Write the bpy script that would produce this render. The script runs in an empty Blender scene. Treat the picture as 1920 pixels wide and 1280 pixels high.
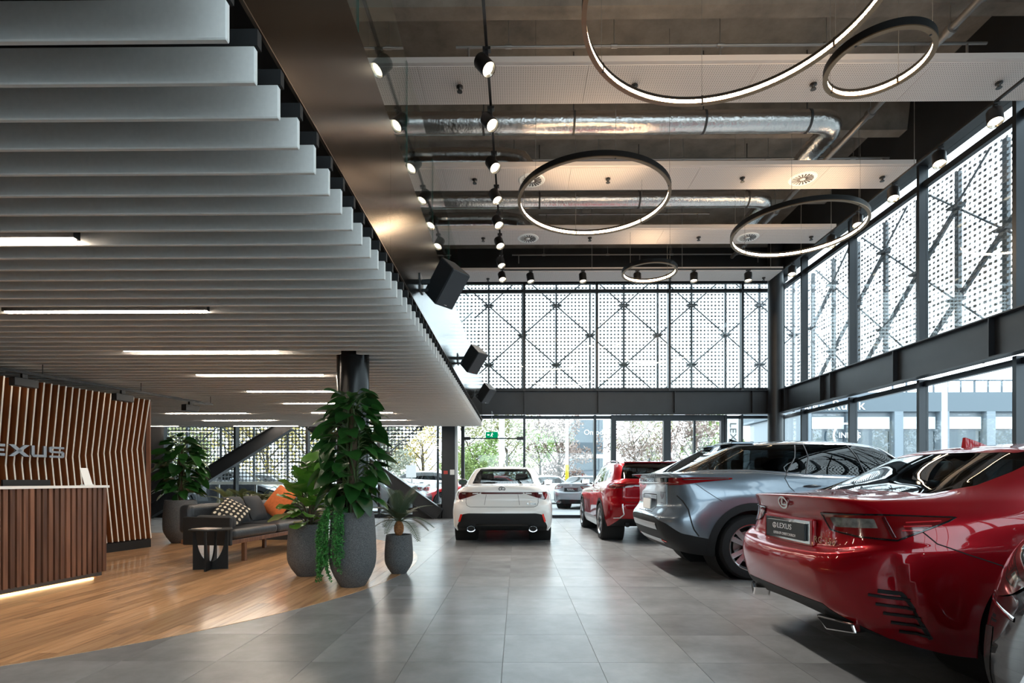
import bpy, bmesh, math, random
import numpy as np
from mathutils import Vector, Matrix
from mathutils.bvhtree import BVHTree

S = bpy.context.scene
C = S.collection
random.seed(7)
PI = math.pi

# ---------------------------------------------------------------- camera
F = 1010.0                                   # focal length in pixels of the 1920x1280 frame
HOR = 900.0                                  # horizon row (vertical shift)
EYE = 1.137
YAW = math.atan(10.0 / F)
cam_d = bpy.data.cameras.new('camera')
cam_d.sensor_width = 36.0
cam_d.lens = 36.0 * F / 1920.0
cam_d.shift_y = (HOR - 640.0) / 1920.0
cam_d.clip_start = 0.05
cam_d.clip_end = 400
cam = bpy.data.objects.new('camera', cam_d)
C.objects.link(cam)
cam.location = (0, 0, EYE)
cam.rotation_euler = (PI / 2, 0, YAW)
S.camera = cam

# ---------------------------------------------------------------- world (bright overcast) and exposure
W = bpy.data.worlds.new('overcast_sky')
S.world = W
W.use_nodes = True
_wn = W.node_tree.nodes
_wn['Background'].inputs[0].default_value = (0.80, 0.915, 1.0, 1)
_wn['Background'].inputs[1].default_value = 1.45
S.view_settings.view_transform = 'Standard'
S.view_settings.look = 'None'
S.view_settings.exposure = 1.9
S.view_settings.gamma = 1
S.view_settings.use_curve_mapping = False
cy = S.cycles
cy.use_denoising = True
cy.max_bounces = 9
cy.diffuse_bounces = 5
cy.glossy_bounces = 5
cy.transmission_bounces = 6
cy.transparent_max_bounces = 24
cy.sample_clamp_indirect = 6
cy.caustics_reflective = False
cy.caustics_refractive = False

# ---------------------------------------------------------------- pixel -> direction (distance always comes from a surface)
def ray(px, py):
    cx = (px - 960.0) / F
    cz = (HOR - py) / F
    return (cx * math.cos(YAW) - math.sin(YAW), cx * math.sin(YAW) + math.cos(YAW), cz)
def at_y(px, py, y):
    d = ray(px, py); k = y / d[1]
    return (d[0] * k, y, EYE + d[2] * k)
def at_z(px, py, z):
    d = ray(px, py); k = (z - EYE) / d[2]
    return (d[0] * k, d[1] * k, z)
def at_x(px, py, x):
    d = ray(px, py); k = x / d[0]
    return (x, d[1] * k, EYE + d[2] * k)

# ---------------------------------------------------------------- materials
MATS = {}
def _new(name):
    m = bpy.data.materials.new(name); m.use_nodes = True
    nt = m.node_tree
    return m, nt, nt.nodes['Principled BSDF']
def mat(name, col, rough=0.5, metal=0.0, emit=None, estr=0.0, coat=0.0, noise=0.0, nscale=8.0, bump=0.0, bscale=60.0,
        spec=None, trans=0.0, col2=None, stretch=None, aniso=0.0, coat_rough=0.03, sss=0.0):
    if name in MATS: return MATS[name]
    m, nt, b = _new(name)
    b.inputs['Base Color'].default_value = (*col, 1)
    b.inputs['Roughness'].default_value = rough
    b.inputs['Metallic'].default_value = metal
    if spec is not None: b.inputs['Specular IOR Level'].default_value = spec
    if emit:
        b.inputs['Emission Color'].default_value = (*emit, 1)
        b.inputs['Emission Strength'].default_value = estr
    if coat:
        b.inputs['Coat Weight'].default_value = coat
        b.inputs['Coat Roughness'].default_value = coat_rough
    if trans: b.inputs['Transmission Weight'].default_value = trans
    if aniso: b.inputs['Anisotropic'].default_value = aniso
    if noise or bump:
        tc = nt.nodes.new('ShaderNodeTexCoord')
        mp = nt.nodes.new('ShaderNodeMapping')
        nt.links.new(tc.outputs['Object'], mp.inputs[0])
        if stretch: mp.inputs['Scale'].default_value = stretch
    if noise:
        n = nt.nodes.new('ShaderNodeTexNoise')
        n.inputs['Scale'].default_value = nscale
        n.inputs['Detail'].default_value = 6
        nt.links.new(mp.outputs[0], n.inputs['Vector'])
        r = nt.nodes.new('ShaderNodeValToRGB')
        r.color_ramp.elements[0].position = 0.3
        r.color_ramp.elements[1].position = 0.7
        c2 = col2 or tuple(min(1, c * (1 + noise)) for c in col)
        c1 = col if col2 else tuple(c * (1 - noise) for c in col)
        r.color_ramp.elements[0].color = (*c1, 1)
        r.color_ramp.elements[1].color = (*c2, 1)
        nt.links.new(n.outputs['Fac'], r.inputs[0])
        nt.links.new(r.outputs[0], b.inputs['Base Color'])
    if bump:
        n2 = nt.nodes.new('ShaderNodeTexNoise')
        n2.inputs['Scale'].default_value = bscale
        n2.inputs['Detail'].default_value = 4
        nt.links.new(mp.outputs[0], n2.inputs['Vector'])
        bp = nt.nodes.new('ShaderNodeBump')
        bp.inputs['Strength'].default_value = bump
        bp.inputs['Distance'].default_value = 0.01
        nt.links.new(n2.outputs['Fac'], bp.inputs['Height'])
        nt.links.new(bp.outputs[0], b.inputs['Normal'])
    MATS[name] = m
    return m
def math_node(nt, op, a, b=None):
    n = nt.nodes.new('ShaderNodeMath'); n.operation = op
    for i, v in enumerate((a, b)):
        if v is None: continue
        if hasattr(v, 'is_linked'): nt.links.new(v, n.inputs[i])
        else: n.inputs[i].default_value = v
    return n.outputs[0]
def pane_glass(name, tint=(1, 1, 1), boost=1.0, rough=0.0):
    """thin architectural glass: clear transmission plus a fresnel mirror"""
    m = bpy.data.materials.new(name); m.use_nodes = True
    nt = m.node_tree; nt.nodes.clear()
    out = nt.nodes.new('ShaderNodeOutputMaterial')
    tr = nt.nodes.new('ShaderNodeBsdfTransparent'); tr.inputs[0].default_value = (*tint, 1)
    gl = nt.nodes.new('ShaderNodeBsdfGlossy'); gl.inputs['Roughness'].default_value = rough
    fr = nt.nodes.new('ShaderNodeLayerWeight'); fr.inputs[0].default_value = .5
    k = math_node(nt, 'POWER', fr.outputs['Facing'], 5.0)
    k = math_node(nt, 'MULTIPLY', k, .96); k = math_node(nt, 'ADD', k, .042)
    k = math_node(nt, 'MULTIPLY', k, boost)
    k = math_node(nt, 'MINIMUM', k, 1.0)
    mx = nt.nodes.new('ShaderNodeMixShader')
    nt.links.new(k, mx.inputs[0]); nt.links.new(tr.outputs[0], mx.inputs[1]); nt.links.new(gl.outputs[0], mx.inputs[2])
    nt.links.new(mx.outputs[0], out.inputs[0])
    MATS[name] = m
    return m
def emitter(name, col, strength):
    m = bpy.data.materials.new(name); m.use_nodes = True
    nt = m.node_tree; nt.nodes.clear()
    out = nt.nodes.new('ShaderNodeOutputMaterial')
    e = nt.nodes.new('ShaderNodeEmission'); e.inputs[0].default_value = (*col, 1); e.inputs[1].default_value = strength
    nt.links.new(e.outputs[0], out.inputs[0])
    MATS[name] = m
    return m

# ---------------------------------------------------------------- mesh builder
class MB:
    def __init__(s): s.v = []; s.f = []; s.mi = []
    def add(s, vs, fs, mi=0):
        o = len(s.v); s.v += [tuple(p) for p in vs]
        s.f += [tuple(i + o for i in f) for f in fs]; s.mi += [mi] * len(fs)
        return s
    def box(s, x0, x1, y0, y1, z0, z1, mi=0):
        return s.add([(x0, y0, z0), (x1, y0, z0), (x1, y1, z0), (x0, y1, z0), (x0, y0, z1), (x1, y0, z1), (x1, y1, z1), (x0, y1, z1)],
                     [(0, 3, 2, 1), (4, 5, 6, 7), (0, 1, 5, 4), (1, 2, 6, 5), (2, 3, 7, 6), (3, 0, 4, 7)], mi)
    def bar(s, a, b, w, h, up=(0, 0, 1), mi=0):
        """box beam from a to b, w across, h along up"""
        a = Vector(a); b = Vector(b); d = (b - a).normalized(); u = Vector(up)
        sd = d.cross(u)
        if sd.length < 1e-5: sd = d.cross(Vector((1, 0, 0)))
        sd.normalize(); u = sd.cross(d).normalized()
        sd = sd * (w / 2); u = u * (h / 2)
        vs = [a - sd - u, a + sd - u, a + sd + u, a - sd + u, b - sd - u, b + sd - u, b + sd + u, b - sd + u]
        return s.add(vs, [(0, 1, 2, 3), (7, 6, 5, 4), (0, 4, 5, 1), (1, 5, 6, 2), (2, 6, 7, 3), (3, 7, 4, 0)], mi)
    def tube(s, pts, r, n=10, cap=True, mi=0):
        pts = [Vector(p) for p in pts]
        rs = r if isinstance(r, (list, tuple)) else [r] * len(pts)
        vs = []; fs = []
        pu = None
        for i, p in enumerate(pts):
            d = (pts[min(i + 1, len(pts) - 1)] - pts[max(i - 1, 0)]).normalized()
            u = pu if pu is not None else (Vector((0, 0, 1)) if abs(d.z) < .9 else Vector((1, 0, 0)))
            u = (u - d * u.dot(d)).normalized(); pu = u
            w = d.cross(u)
            for k in range(n):
                a = 2 * PI * k / n
                vs.append(p + (u * math.cos(a) + w * math.sin(a)) * rs[i])
        for i in range(len(pts) - 1):
            for k in range(n):
                k2 = (k + 1) % n
                fs.append((i * n + k, i * n + k2, (i + 1) * n + k2, (i + 1) * n + k))
        if cap:
            fs.append(tuple(range(n - 1, -1, -1)))
            fs.append(tuple((len(pts) - 1) * n + k for k in range(n)))
        return s.add(vs, fs, mi)
    def lathe(s, prof, n=32, c=(0, 0, 0), mi=0, axis='z'):
        vs = []; fs = []
        m = len(prof)
        for k in range(n):
            a = 2 * PI * k / n
            for r, z in prof:
                x, y = r * math.cos(a), r * math.sin(a)
                if axis == 'z': vs.append((c[0] + x, c[1] + y, c[2] + z))
                elif axis == 'x': vs.append((c[0] + z, c[1] + x, c[2] + y))
                else: vs.append((c[0] + x, c[1] + z, c[2] + y))
        for k in range(n):
            k2 = (k + 1) % n
            for i in range(m - 1):
                fs.append((k * m + i, k2 * m + i, k2 * m + i + 1, k * m + i + 1))
        return s.add(vs, fs, mi)
    def prism(s, poly, z0, z1, axis='z', mi=0):
        """extrude a 2D outline; axis z: (x,y), axis y: (x,z), axis x: (y,z)"""
        n = len(poly)
        def P(a, b, t):
            return (a, b, t) if axis == 'z' else ((a, t, b) if axis == 'y' else (t, a, b))
        vs = [P(a, b, z0) for a, b in poly] + [P(a, b, z1) for a, b in poly]
        fs = [tuple(range(n - 1, -1, -1)), tuple(range(n, 2 * n))]
        fs += [(i, (i + 1) % n, n + (i + 1) % n, n + i) for i in range(n)]
        return s.add(vs, fs, mi)
    def sphere(s, c, r, nu=12, nv=8, mi=0):
        rx, ry, rz = r if isinstance(r, (tuple, list)) else (r, r, r)
        vs = []; fs = []
        for i in range(nv + 1):
            t = PI * i / nv
            for k in range(nu):
                a = 2 * PI * k / nu
                vs.append((c[0] + rx * math.sin(t) * math.cos(a), c[1] + ry * math.sin(t) * math.sin(a), c[2] + rz * math.cos(t)))
        for i in range(nv):
            for k in range(nu):
                k2 = (k + 1) % nu
                fs.append((i * nu + k, (i + 1) * nu + k, (i + 1) * nu + k2, i * nu + k2))
        return s.add(vs, fs, mi)
    def xform(s, M, start=0):
        s.v[start:] = [tuple(M @ Vector(p)) for p in s.v[start:]]
        return s
    def mesh(s, name, mats, smooth=False, angle=None):
        me = bpy.data.meshes.new(name)
        me.from_pydata(s.v, [], s.f)
        for m in (mats if isinstance(mats, (list, tuple)) else [mats]):
            if m: me.materials.append(m)
        if any(s.mi): me.polygons.foreach_set('material_index', s.mi)
        if smooth:
            me.polygons.foreach_set('use_smooth', [True] * len(me.polygons))
            if angle is not None: me.set_sharp_from_angle(angle=math.radians(angle))
        me.update()
        return me
    def build(s, name, mats, parent=None, smooth=False, angle=40, loc=None, rot=None):
        o = bpy.data.objects.new(name, s.mesh(name, mats, smooth, angle if smooth else None))
        C.objects.link(o)
        if parent: o.parent = parent
        if loc: o.location = loc
        if rot: o.rotation_euler = rot
        return o
def bevel(o, w=0.01, seg=2, angle=35):
    m = o.modifiers.new('bevel', 'BEVEL'); m.width = w; m.segments = seg; m.limit_method = 'ANGLE'; m.angle_limit = math.radians(angle)
    m.harden_normals = False
    return o
def tag(o, label=None, cat=None, group=None, kind=None):
    if label: o['label'] = label
    if cat: o['category'] = cat
    if group: o['group'] = group
    if kind: o['kind'] = kind
    return o
def thing(name, label, cat, loc=(0, 0, 0), rz=0.0, group=None):
    o = bpy.data.objects.new(name, None); C.objects.link(o)
    o.empty_display_size = 0.1
    o.location = loc; o.rotation_euler = (0, 0, rz)
    return tag(o, label, cat, group)
def structure(name):
    o = bpy.data.objects.new(name, None); C.objects.link(o)
    o.empty_display_size = 0.1
    return tag(o, kind='structure')
def part(name, me, parent, loc=None, rot=None, scale=None):
    """object on shared mesh data"""
    o = bpy.data.objects.new(name, me); C.objects.link(o); o.parent = parent
    if loc is not None: o.location = loc
    if rot is not None: o.rotation_euler = rot
    if scale is not None: o.scale = scale
    return o
def children_of(o):
    return [c for c in C.objects if c.parent == o]
def copy_tree(o, parent=None, kids=None):
    if kids is None:
        kids = {}
        for c in C.objects:
            if c.parent: kids.setdefault(c.parent.name, []).append(c)
    c = o.copy(); C.objects.link(c); c.parent = parent
    for ch in kids.get(o.name, []): copy_tree(ch, c, kids)
    return c
def text_mesh(body, size, extrude, matl, align='CENTER', name='lettering', shear=0.0, space=1.0, xs=1.0):
    cu = bpy.data.curves.new(name, 'FONT'); cu.body = body; cu.size = size; cu.extrude = extrude
    cu.align_x = align; cu.align_y = 'CENTER'; cu.shear = shear; cu.space_character = space
    cu.resolution_u = 3
    o = bpy.data.objects.new(name, cu); C.objects.link(o)
    dg = bpy.context.evaluated_depsgraph_get()
    me = bpy.data.meshes.new_from_object(o.evaluated_get(dg))
    bpy.data.objects.remove(o); bpy.data.curves.remove(cu)
    if xs != 1.0:
        for v in me.vertices: v.co.x *= xs
    me.materials.clear(); me.materials.append(matl); me.name = name
    return me
def emblem_mesh(w, matl, t=0.006):
    """oval ring with a slanted letter inside, in the x-z plane facing -y"""
    b = MB(); n = 28; h = w * 0.72; k = 0.11 * w
    o = [(w / 2 * math.cos(2 * PI * i / n), h / 2 * math.sin(2 * PI * i / n)) for i in range(n)]
    q = [((w / 2 - k) * math.cos(2 * PI * i / n), (h / 2 - k) * math.sin(2 * PI * i / n)) for i in range(n)]
    vs = [(a, -t, c) for a, c in o] + [(a, -t, c) for a, c in q] + [(a, 0, c) for a, c in o] + [(a, 0, c) for a, c in q]
    fs = []
    for i in range(n):
        j = (i + 1) % n
        fs += [(i, j, n + j, n + i), (2 * n + i, 2 * n + j, j, i), (n + i, n + j, 3 * n + j, 3 * n + i)]
    b.add(vs, fs)
    b.prism([(-.02 * w, .33 * h), (.10 * w, .33 * h), (-.06 * w, -.10 * h), (.34 * w, -.10 * h), (.30 * w, -.22 * h), (-.24 * w, -.22 * h)], -t, 0, axis='y')
    return b.mesh('emblem', matl)

BLACK_STEEL = mat('black_steel', (0.012, 0.014, 0.017), 0.45, 0.0, noise=0.15, nscale=3)
DARK_FRAME = mat('charcoal_frame', (0.020, 0.025, 0.031), 0.35, 0.3)
BLACK_MATTE = mat('black_matte', (0.008, 0.008, 0.009), 0.6)
BLACK_VOID = mat('black_paint', (0.006, 0.006, 0.007), 0.8)
CHROME = mat('chrome', (0.8, 0.81, 0.83), 0.08, 1.0)
STEEL = mat('galvanised_steel', (0.45, 0.45, 0.44), 0.35, 0.9, noise=0.15, nscale=6)
WHITE = mat('white_paint', (0.8, 0.8, 0.78), 0.4)
GLASS = pane_glass('window_glass', (0.93, 0.97, 0.97), 1.0)
RAIL_GLASS = pane_glass('balustrade_glass', (0.90, 0.96, 0.95), 1.15)
# ================================================================ the building shell
YB = 16.4          # back wall
XR = 8.04          # right wall
ZS = 2.69          # underside of the slatted soffit
XS = -1.024        # open end of the slats
XF = -1.05         # face of the bronze mezzanine edge

# ---- tiled floor with a round timber inlay
DISC = (-6.2, 7.0, 4.82)
def tile_material():
    m, nt, b = _new('grey_porcelain')
    tc = nt.nodes.new('ShaderNodeTexCoord')
    n = nt.nodes.new('ShaderNodeTexNoise'); n.inputs['Scale'].default_value = 2.2; n.inputs['Detail'].default_value = 8; n.inputs['Roughness'].default_value = .62
    geo = nt.nodes.new('ShaderNodeNewGeometry')
    sc = nt.nodes.new('ShaderNodeVectorMath'); sc.operation = 'MULTIPLY_ADD'
    sc.inputs[1].default_value = (1 / .6, 1 / .6, 0); sc.inputs[2].default_value = (.0913 / .6, -3.366 / .6 + 20, 0)
    nt.links.new(geo.outputs['Position'], sc.inputs[0])
    fl = nt.nodes.new('ShaderNodeVectorMath'); fl.operation = 'FLOOR'
    nt.links.new(sc.outputs[0], fl.inputs[0])
    wn = nt.nodes.new('ShaderNodeTexWhiteNoise'); wn.noise_dimensions = '2D'
    nt.links.new(fl.outputs[0], wn.inputs['Vector'])
    off = nt.nodes.new('ShaderNodeVectorMath'); off.operation = 'MULTIPLY_ADD'
    off.inputs[1].default_value = (17, 17, 17)
    nt.links.new(wn.outputs['Color'], off.inputs[0]); nt.links.new(geo.outputs['Position'], off.inputs[2])
    nt.links.new(off.outputs[0], n.inputs['Vector'])
    r = nt.nodes.new('ShaderNodeValToRGB')
    r.color_ramp.elements[0].position = .3; r.color_ramp.elements[0].color = (.205, .21, .216, 1)
    r.color_ramp.elements[1].position = .75; r.color_ramp.elements[1].color = (.345, .353, .36, 1)
    nt.links.new(n.outputs['Fac'], r.inputs[0])
    hs = nt.nodes.new('ShaderNodeHueSaturation')
    v = math_node(nt, 'MULTIPLY', wn.outputs['Value'], .22); v = math_node(nt, 'ADD', v, .89)
    nt.links.new(v, hs.inputs['Value']); nt.links.new(r.outputs[0], hs.inputs['Color'])
    nt.links.new(hs.outputs[0], b.inputs['Base Color'])
    b.inputs['Roughness'].default_value = .27
    b.inputs['Specular IOR Level'].default_value = .5
    return m
TILE = tile_material()
GROUT = mat('grout', (0.10, 0.10, 0.10), 0.8)
floor = MB().box(-13.5, XR + .1, -6, YB + .1, -.12, -.003).build('floor', GROUT)
tag(floor, kind='structure')
tile_me = MB().box(.0015, .5985, .0015, .5985, -.012, 0).mesh('tile', TILE)
cells = []
for i in range(-22, 14):
    for j in range(-14, 22):
        x = -.0913 + .6 * i; y = 3.366 + .6 * j
        if x + .6 > XR + .02 or x < -13.3 or y + .6 > YB + .05 or y < -5.9: continue
        far = max(math.hypot(x + a - DISC[0], y + b - DISC[1]) for a in (0, .6) for b in (0, .6))
        if far < DISC[2] - .02: continue
        seen = y > .9 and abs(x + .3) < (y + .6) * .97 and 1010 * EYE / max(y + .6, .1) < 1500
        if seen and x + .6 < -1.2 and y > 9.0 and x < -2.5: seen = y < 10.5
        if y < 2.3: seen = False
        cells.append((0 if seen else 1, math.hypot(x, y), x, y))
cells.sort()
rest = MB()
for k, (u, d, x, y) in enumerate(cells):
    if u == 0 and k < 300: part('tile', tile_me, floor, (x, y, 0))
    else: rest.box(x + .0015, x + .5985, y + .0015, y + .5985, -.012, 0)
tag(rest.build('tile_field', TILE, floor), kind='stuff')

# timber inlay: boards running away from the camera, clipped to the circle
def plank_material():
    m, nt, b = _new('oiled_oak_boards')
    geo = nt.nodes.new('ShaderNodeNewGeometry')
    at = nt.nodes.new('ShaderNodeAttribute'); at.attribute_name = 'tone'
    mp = nt.nodes.new('ShaderNodeVectorMath'); mp.operation = 'MULTIPLY'
    mp.inputs[1].default_value = (26, 1.6, 1)
    nt.links.new(geo.outputs['Position'], mp.inputs[0])
    ad = nt.nodes.new('ShaderNodeVectorMath'); ad.operation = 'ADD'
    cb = nt.nodes.new('ShaderNodeCombineXYZ')
    t = math_node(nt, 'MULTIPLY', at.outputs['Fac'], 40)
    nt.links.new(t, cb.inputs[1]); nt.links.new(t, cb.inputs[0])
    nt.links.new(mp.outputs[0], ad.inputs[0]); nt.links.new(cb.outputs[0], ad.inputs[1])
    n = nt.nodes.new('ShaderNodeTexNoise'); n.inputs['Scale'].default_value = 1.0; n.inputs['Detail'].default_value = 7; n.inputs['Roughness'].default_value = .6
    nt.links.new(ad.outputs[0], n.inputs['Vector'])
    r = nt.nodes.new('ShaderNodeValToRGB')
    e = r.color_ramp.elements
    e[0].position = .28; e[0].color = (.32, .15, .062, 1)
    e[1].position = .72; e[1].color = (.74, .47, .26, 1)
    k = e.new(.5); k.color = (.62, .345, .165, 1)
    nt.links.new(n.outputs['Fac'], r.inputs[0])
    hs = nt.nodes.new('ShaderNodeHueSaturation')
    v = math_node(nt, 'MULTIPLY', at.outputs['Fac'], .5); v = math_node(nt, 'ADD', v, .72)
    nt.links.new(v, hs.inputs['Value']); nt.links.new(r.outputs[0], hs.inputs['Color'])
    nt.links.new(hs.outputs[0], b.inputs['Base Color'])
    b.inputs['Roughness'].default_value = .3
    b.inputs['Coat Weight'].default_value = .5
    b.inputs['Coat Roughness'].default_value = .12
    return m
PLANK = plank_material()
def clip_disc(poly, n=120):
    cx, cy, R = DISC
    for k in range(n):
        a = 2 * PI * (k + .5) / n
        nx, ny = math.cos(a), math.sin(a)
        lim = R * math.cos(PI / n)
        out = []
        for i in range(len(poly)):
            p, q = poly[i], poly[(i + 1) % len(poly)]
            dp = (p[0] - cx) * nx + (p[1] - cy) * ny - lim; dq = (q[0] - cx) * nx + (q[1] - cy) * ny - lim
            if dp <= 0: out.append(p)
            if (dp < 0 < dq) or (dq < 0 < dp):
                t = dp / (dp - dq); out.append((p[0] + t * (q[0] - p[0]), p[1] + t * (q[1] - p[1])))
        poly = out
        if len(poly) < 3: return None
    return poly
timber = MB().lathe([(0, -.002), (DISC[2] - .004, -.002), (DISC[2] - .004, .001)], 120, (DISC[0], DISC[1], 0)).build('timber_base', mat('board_joint', (.09, .04, .015), .7), floor)
planks = []
pr = random.Random(3)
PWID = .125
xi = DISC[0] - DISC[2]
while xi < DISC[0] + DISC[2]:
    y = DISC[1] - DISC[2] - pr.random() * 1.8
    while y < DISC[1] + DISC[2]:
        ln = pr.uniform(1.1, 2.1)
        pg = clip_disc([(xi + .0012, y + .0012), (xi + PWID - .0012, y + .0012), (xi + PWID - .0012, y + ln - .0012), (xi + .0012, y + ln - .0012)])
        if pg:
            mx = sum(p[0] for p in pg) / len(pg); my = sum(p[1] for p in pg) / len(pg)
            vis = abs(mx) < my * .98 and not (mx < -4.9 and my < 6.2) and mx > -6.6 and my < 10.6
            planks.append((0 if vis else 1, math.hypot(mx, my), pg, pr.random()))
        y += ln
    xi += PWID
planks.sort(key=lambda t: (t[0], t[1]))
def tone_attr(me, tones):
    a = me.attributes.new('tone', 'FLOAT', 'FACE'); a.data.foreach_set('value', tones)
rest = MB(); tones = []
for k, (u, d, pg, tone) in enumerate(planks):
    n = len(pg)
    if u == 0 and k < 300:
        b = MB(); b.prism(pg, -.002, .003)
        o = b.build('plank', PLANK, floor); tone_attr(o.data, [tone] * len(o.data.polygons))
    else:
        rest.prism(pg, -.002, .003); tones += [tone] * (n + 2)
o = tag(rest.build('plank_field', PLANK, floor), kind='stuff'); tone_attr(o.data, tones)

# ---- slatted soffit under the mezzanine
FELT = mat('pale_felt', (0.74, 0.735, 0.715), 0.95, noise=0.03, nscale=40, spec=0.2)
soffit = structure('ceiling_soffit')
SL = 12.4
c = .004
sl = MB()
ov = [(0, 0), (0, .14)]
# one slat: 25 mm felt blade with softened edges, open end at x = 0, running to -x
pf = [(.004, 0), (.021, 0), (.025, .005), (.025, .14), (0, .14), (0, .005)]
n = len(pf)
vs = [(-c if True else 0, y, z) for y, z in pf] + [(-SL, y, z) for y, z in pf]
ce = [(.0, min(max(y, .005), .020), min(max(z, .006), .134)) for y, z in pf]
sl.add(vs + ce, [tuple(range(2 * n - 1, n - 1, -1))] + [(i, n + i, n + (i + 1) % n, (i + 1) % n) for i in range(n)]
       + [tuple(2 * n + i for i in range(n))] + [(2 * n + i, i, (i + 1) % n, 2 * n + (i + 1) % n) for i in range(n)])
slat_me = sl.mesh('slat', FELT)
carr_me = MB().box(-SL, .012, -.004, .029, .14, .205).mesh('carrier', BLACK_VOID)
NSL = 0
y = 1.886 - .206 * 12
while y < 15.62:
    if y > -.7:
        part('slat', slat_me, soffit, (XS, y, ZS)); part('carrier', carr_me, soffit, (XS, y, ZS)); NSL += 1
    y += .206
MB().box(-13.5, XF - .03, -6, YB - .02, 3.16, 3.2).build('deck_underside', BLACK_VOID, soffit)

# ---- linear lights set between the slats
LED = emitter('led_diffuser_neutral', (1.0, .84, .68), 21.0)
def linear_light(x0, x1, y, label):
    t = thing('linear_light', label, 'ceiling light', ((x0 + x1) / 2, y, ZS), 0, 'linear lights in the slatted soffit')
    h = (x1 - x0) / 2
    MB().box(-h - .02, h + .02, -.028, .028, .012, .09).build('housing', BLACK_STEEL, t)
    MB().box(-h, h, -.021, .021, .002, .012).build('diffuser', LED, t)
names = ['nearest', 'second nearest', 'third nearest', 'fourth nearest', 'fifth nearest', 'sixth nearest', 'seventh nearest', 'eighth nearest', 'farthest']
for k in range(9):
    y = 3.47 + 1.49 * k
    linear_light(-4.75, -2.88, y, f'warm linear light in the slats, {names[k]} of the long row beside the column')
for k, nm in enumerate(('nearest', 'middle', 'farthest')):
    linear_light(-8.2, -6.33, 12.5 + 1.5 * k, f'warm linear light in the slats behind the feature wall, {nm} of three')
linear_light(-11.6, -9.8, 15.5, 'warm linear light at the far left, cut off by the feature wall')

# ---- bronze edge of the mezzanine, floor above, glass balustrade
BRONZE = mat('bronze_sheet', (0.034, 0.025, 0.020), 0.17, 0.95, noise=0.12, nscale=1.5)
edge = structure('trim_1')
for k, (a, b_) in enumerate([(-6, 4.45), (4.454, 9.0), (9.004, 13.2), (13.204, YB - .02)]):
    MB().box(XF - .01, XF, a, b_, 2.973, 4.095).build('fascia_sheet', BRONZE, edge)
MB().box(XF - .012, XF + .004, -6, YB - .02, 2.966, 2.973).build('drip_edge', mat('bronze_edge', (.12, .09, .07), .3, .9), edge)
mezz = MB().box(-13.5, XF - .011, -6, YB - .02, 3.4, 4.06).build('floor_mezzanine', mat('mezzanine_carpet', (.10, .10, .10), .9)); tag(mezz, kind='structure')
bal = thing('glass_balustrade', 'frameless clear glass balustrade along the mezzanine edge', 'balustrade', (XF, 0, 4.095))
yy = 3.63 - 1.61 * 5
rp = MB().box(-.006, .006, .006, 1.60, -.25, 1.12).mesh('glass_panel', RAIL_GLASS)
ep = MB().box(-.0065, .0065, .0, .0045, -.25, 1.122).mesh('panel_edge', mat('glass_edge', (.02, .09, .075), .15))
while yy < YB - 1.55:
    g = part('glass_panel', rp, bal, (-.03, yy, 0)); part('panel_edge', ep, g, (0, .004, 0)); part('panel_edge', ep, g, (0, 1.598, 0)); yy += 1.61

# ---- concrete ceiling with ribs
def concrete_material():
    m, nt, b = _new('board_marked_concrete')
    geo = nt.nodes.new('ShaderNodeNewGeometry')
    n = nt.nodes.new('ShaderNodeTexNoise'); n.inputs['Scale'].default_value = 1.7; n.inputs['Detail'].default_value = 9; n.inputs['Roughness'].default_value = .65
    nt.links.new(geo.outputs['Position'], n.inputs['Vector'])
    r = nt.nodes.new('ShaderNodeValToRGB')
    r.color_ramp.elements[0].position = .3; r.color_ramp.elements[0].color = (.17, .15, .13, 1)
    r.color_ramp.elements[1].position = .72; r.color_ramp.elements[1].color = (.34, .295, .25, 1)
    nt.links.new(n.outputs['Fac'], r.inputs[0]); nt.links.new(r.outputs[0], b.inputs['Base Color'])
    b.inputs['Roughness'].default_value = .85
    return m
CONC = concrete_material()
ceil = structure('ceiling')
MB().box(-13.5, XR + .2, -6, YB + .2, 8.75, 9.0).build('slab', CONC, ceil)
RIBY = (-2.9, -.2, 2.5, 5.2, 7.96, 10.84, 13.5, 16.1)
def soffit_of_slab(y):
    """height of the concrete above a point: rib underside or slab"""
    return 8.134 if any(r - .13 < y < r + .37 for r in RIBY) else 8.748
for y in RIBY:
    o = MB().prism([(y - .10, 8.75), (y, 8.137), (y + .24, 8.137), (y + .34, 8.75)], -13.5, 7.95, axis='x').build('rib', CONC, ceil)

# ---- hung perforated acoustic panels
def perf_material():
    m, nt, b = _new('perforated_white_panel')
    geo = nt.nodes.new('ShaderNodeNewGeometry')
    sp = nt.nodes.new('ShaderNodeSeparateXYZ'); nt.links.new(geo.outputs['Position'], sp.inputs[0])
    q = []
    for ax in (0, 1):
        t = math_node(nt, 'MULTIPLY', sp.outputs[ax], 1 / .034); t = math_node(nt, 'FRACT', t); t = math_node(nt, 'SUBTRACT', t, .5); q.append(math_node(nt, 'MULTIPLY', t, t))
    d = math_node(nt, 'ADD', q[0], q[1])
    hole = math_node(nt, 'LESS_THAN', d, .042)
    mx = nt.nodes.new('ShaderNodeMix'); mx.data_type = 'RGBA'
    mx.inputs['A'].default_value = (.64, .58, .55, 1); mx.inputs['B'].default_value = (.16, .15, .14, 1)
    nt.links.new(hole, mx.inputs['Factor']); nt.links.new(mx.outputs['Result'], b.inputs['Base Color'])
    b.inputs['Roughness'].default_value = .6
    return m
PERF = perf_material()
PANW = mat('white_panel', (.62, .565, .535), .6)
ZP = EYE + 5.8
panels = []
pn = ['behind the ducts farthest from view', 'first']
PANY = (2.95, 5.43, 7.91, 10.39, 12.87, 15.35)
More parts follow.
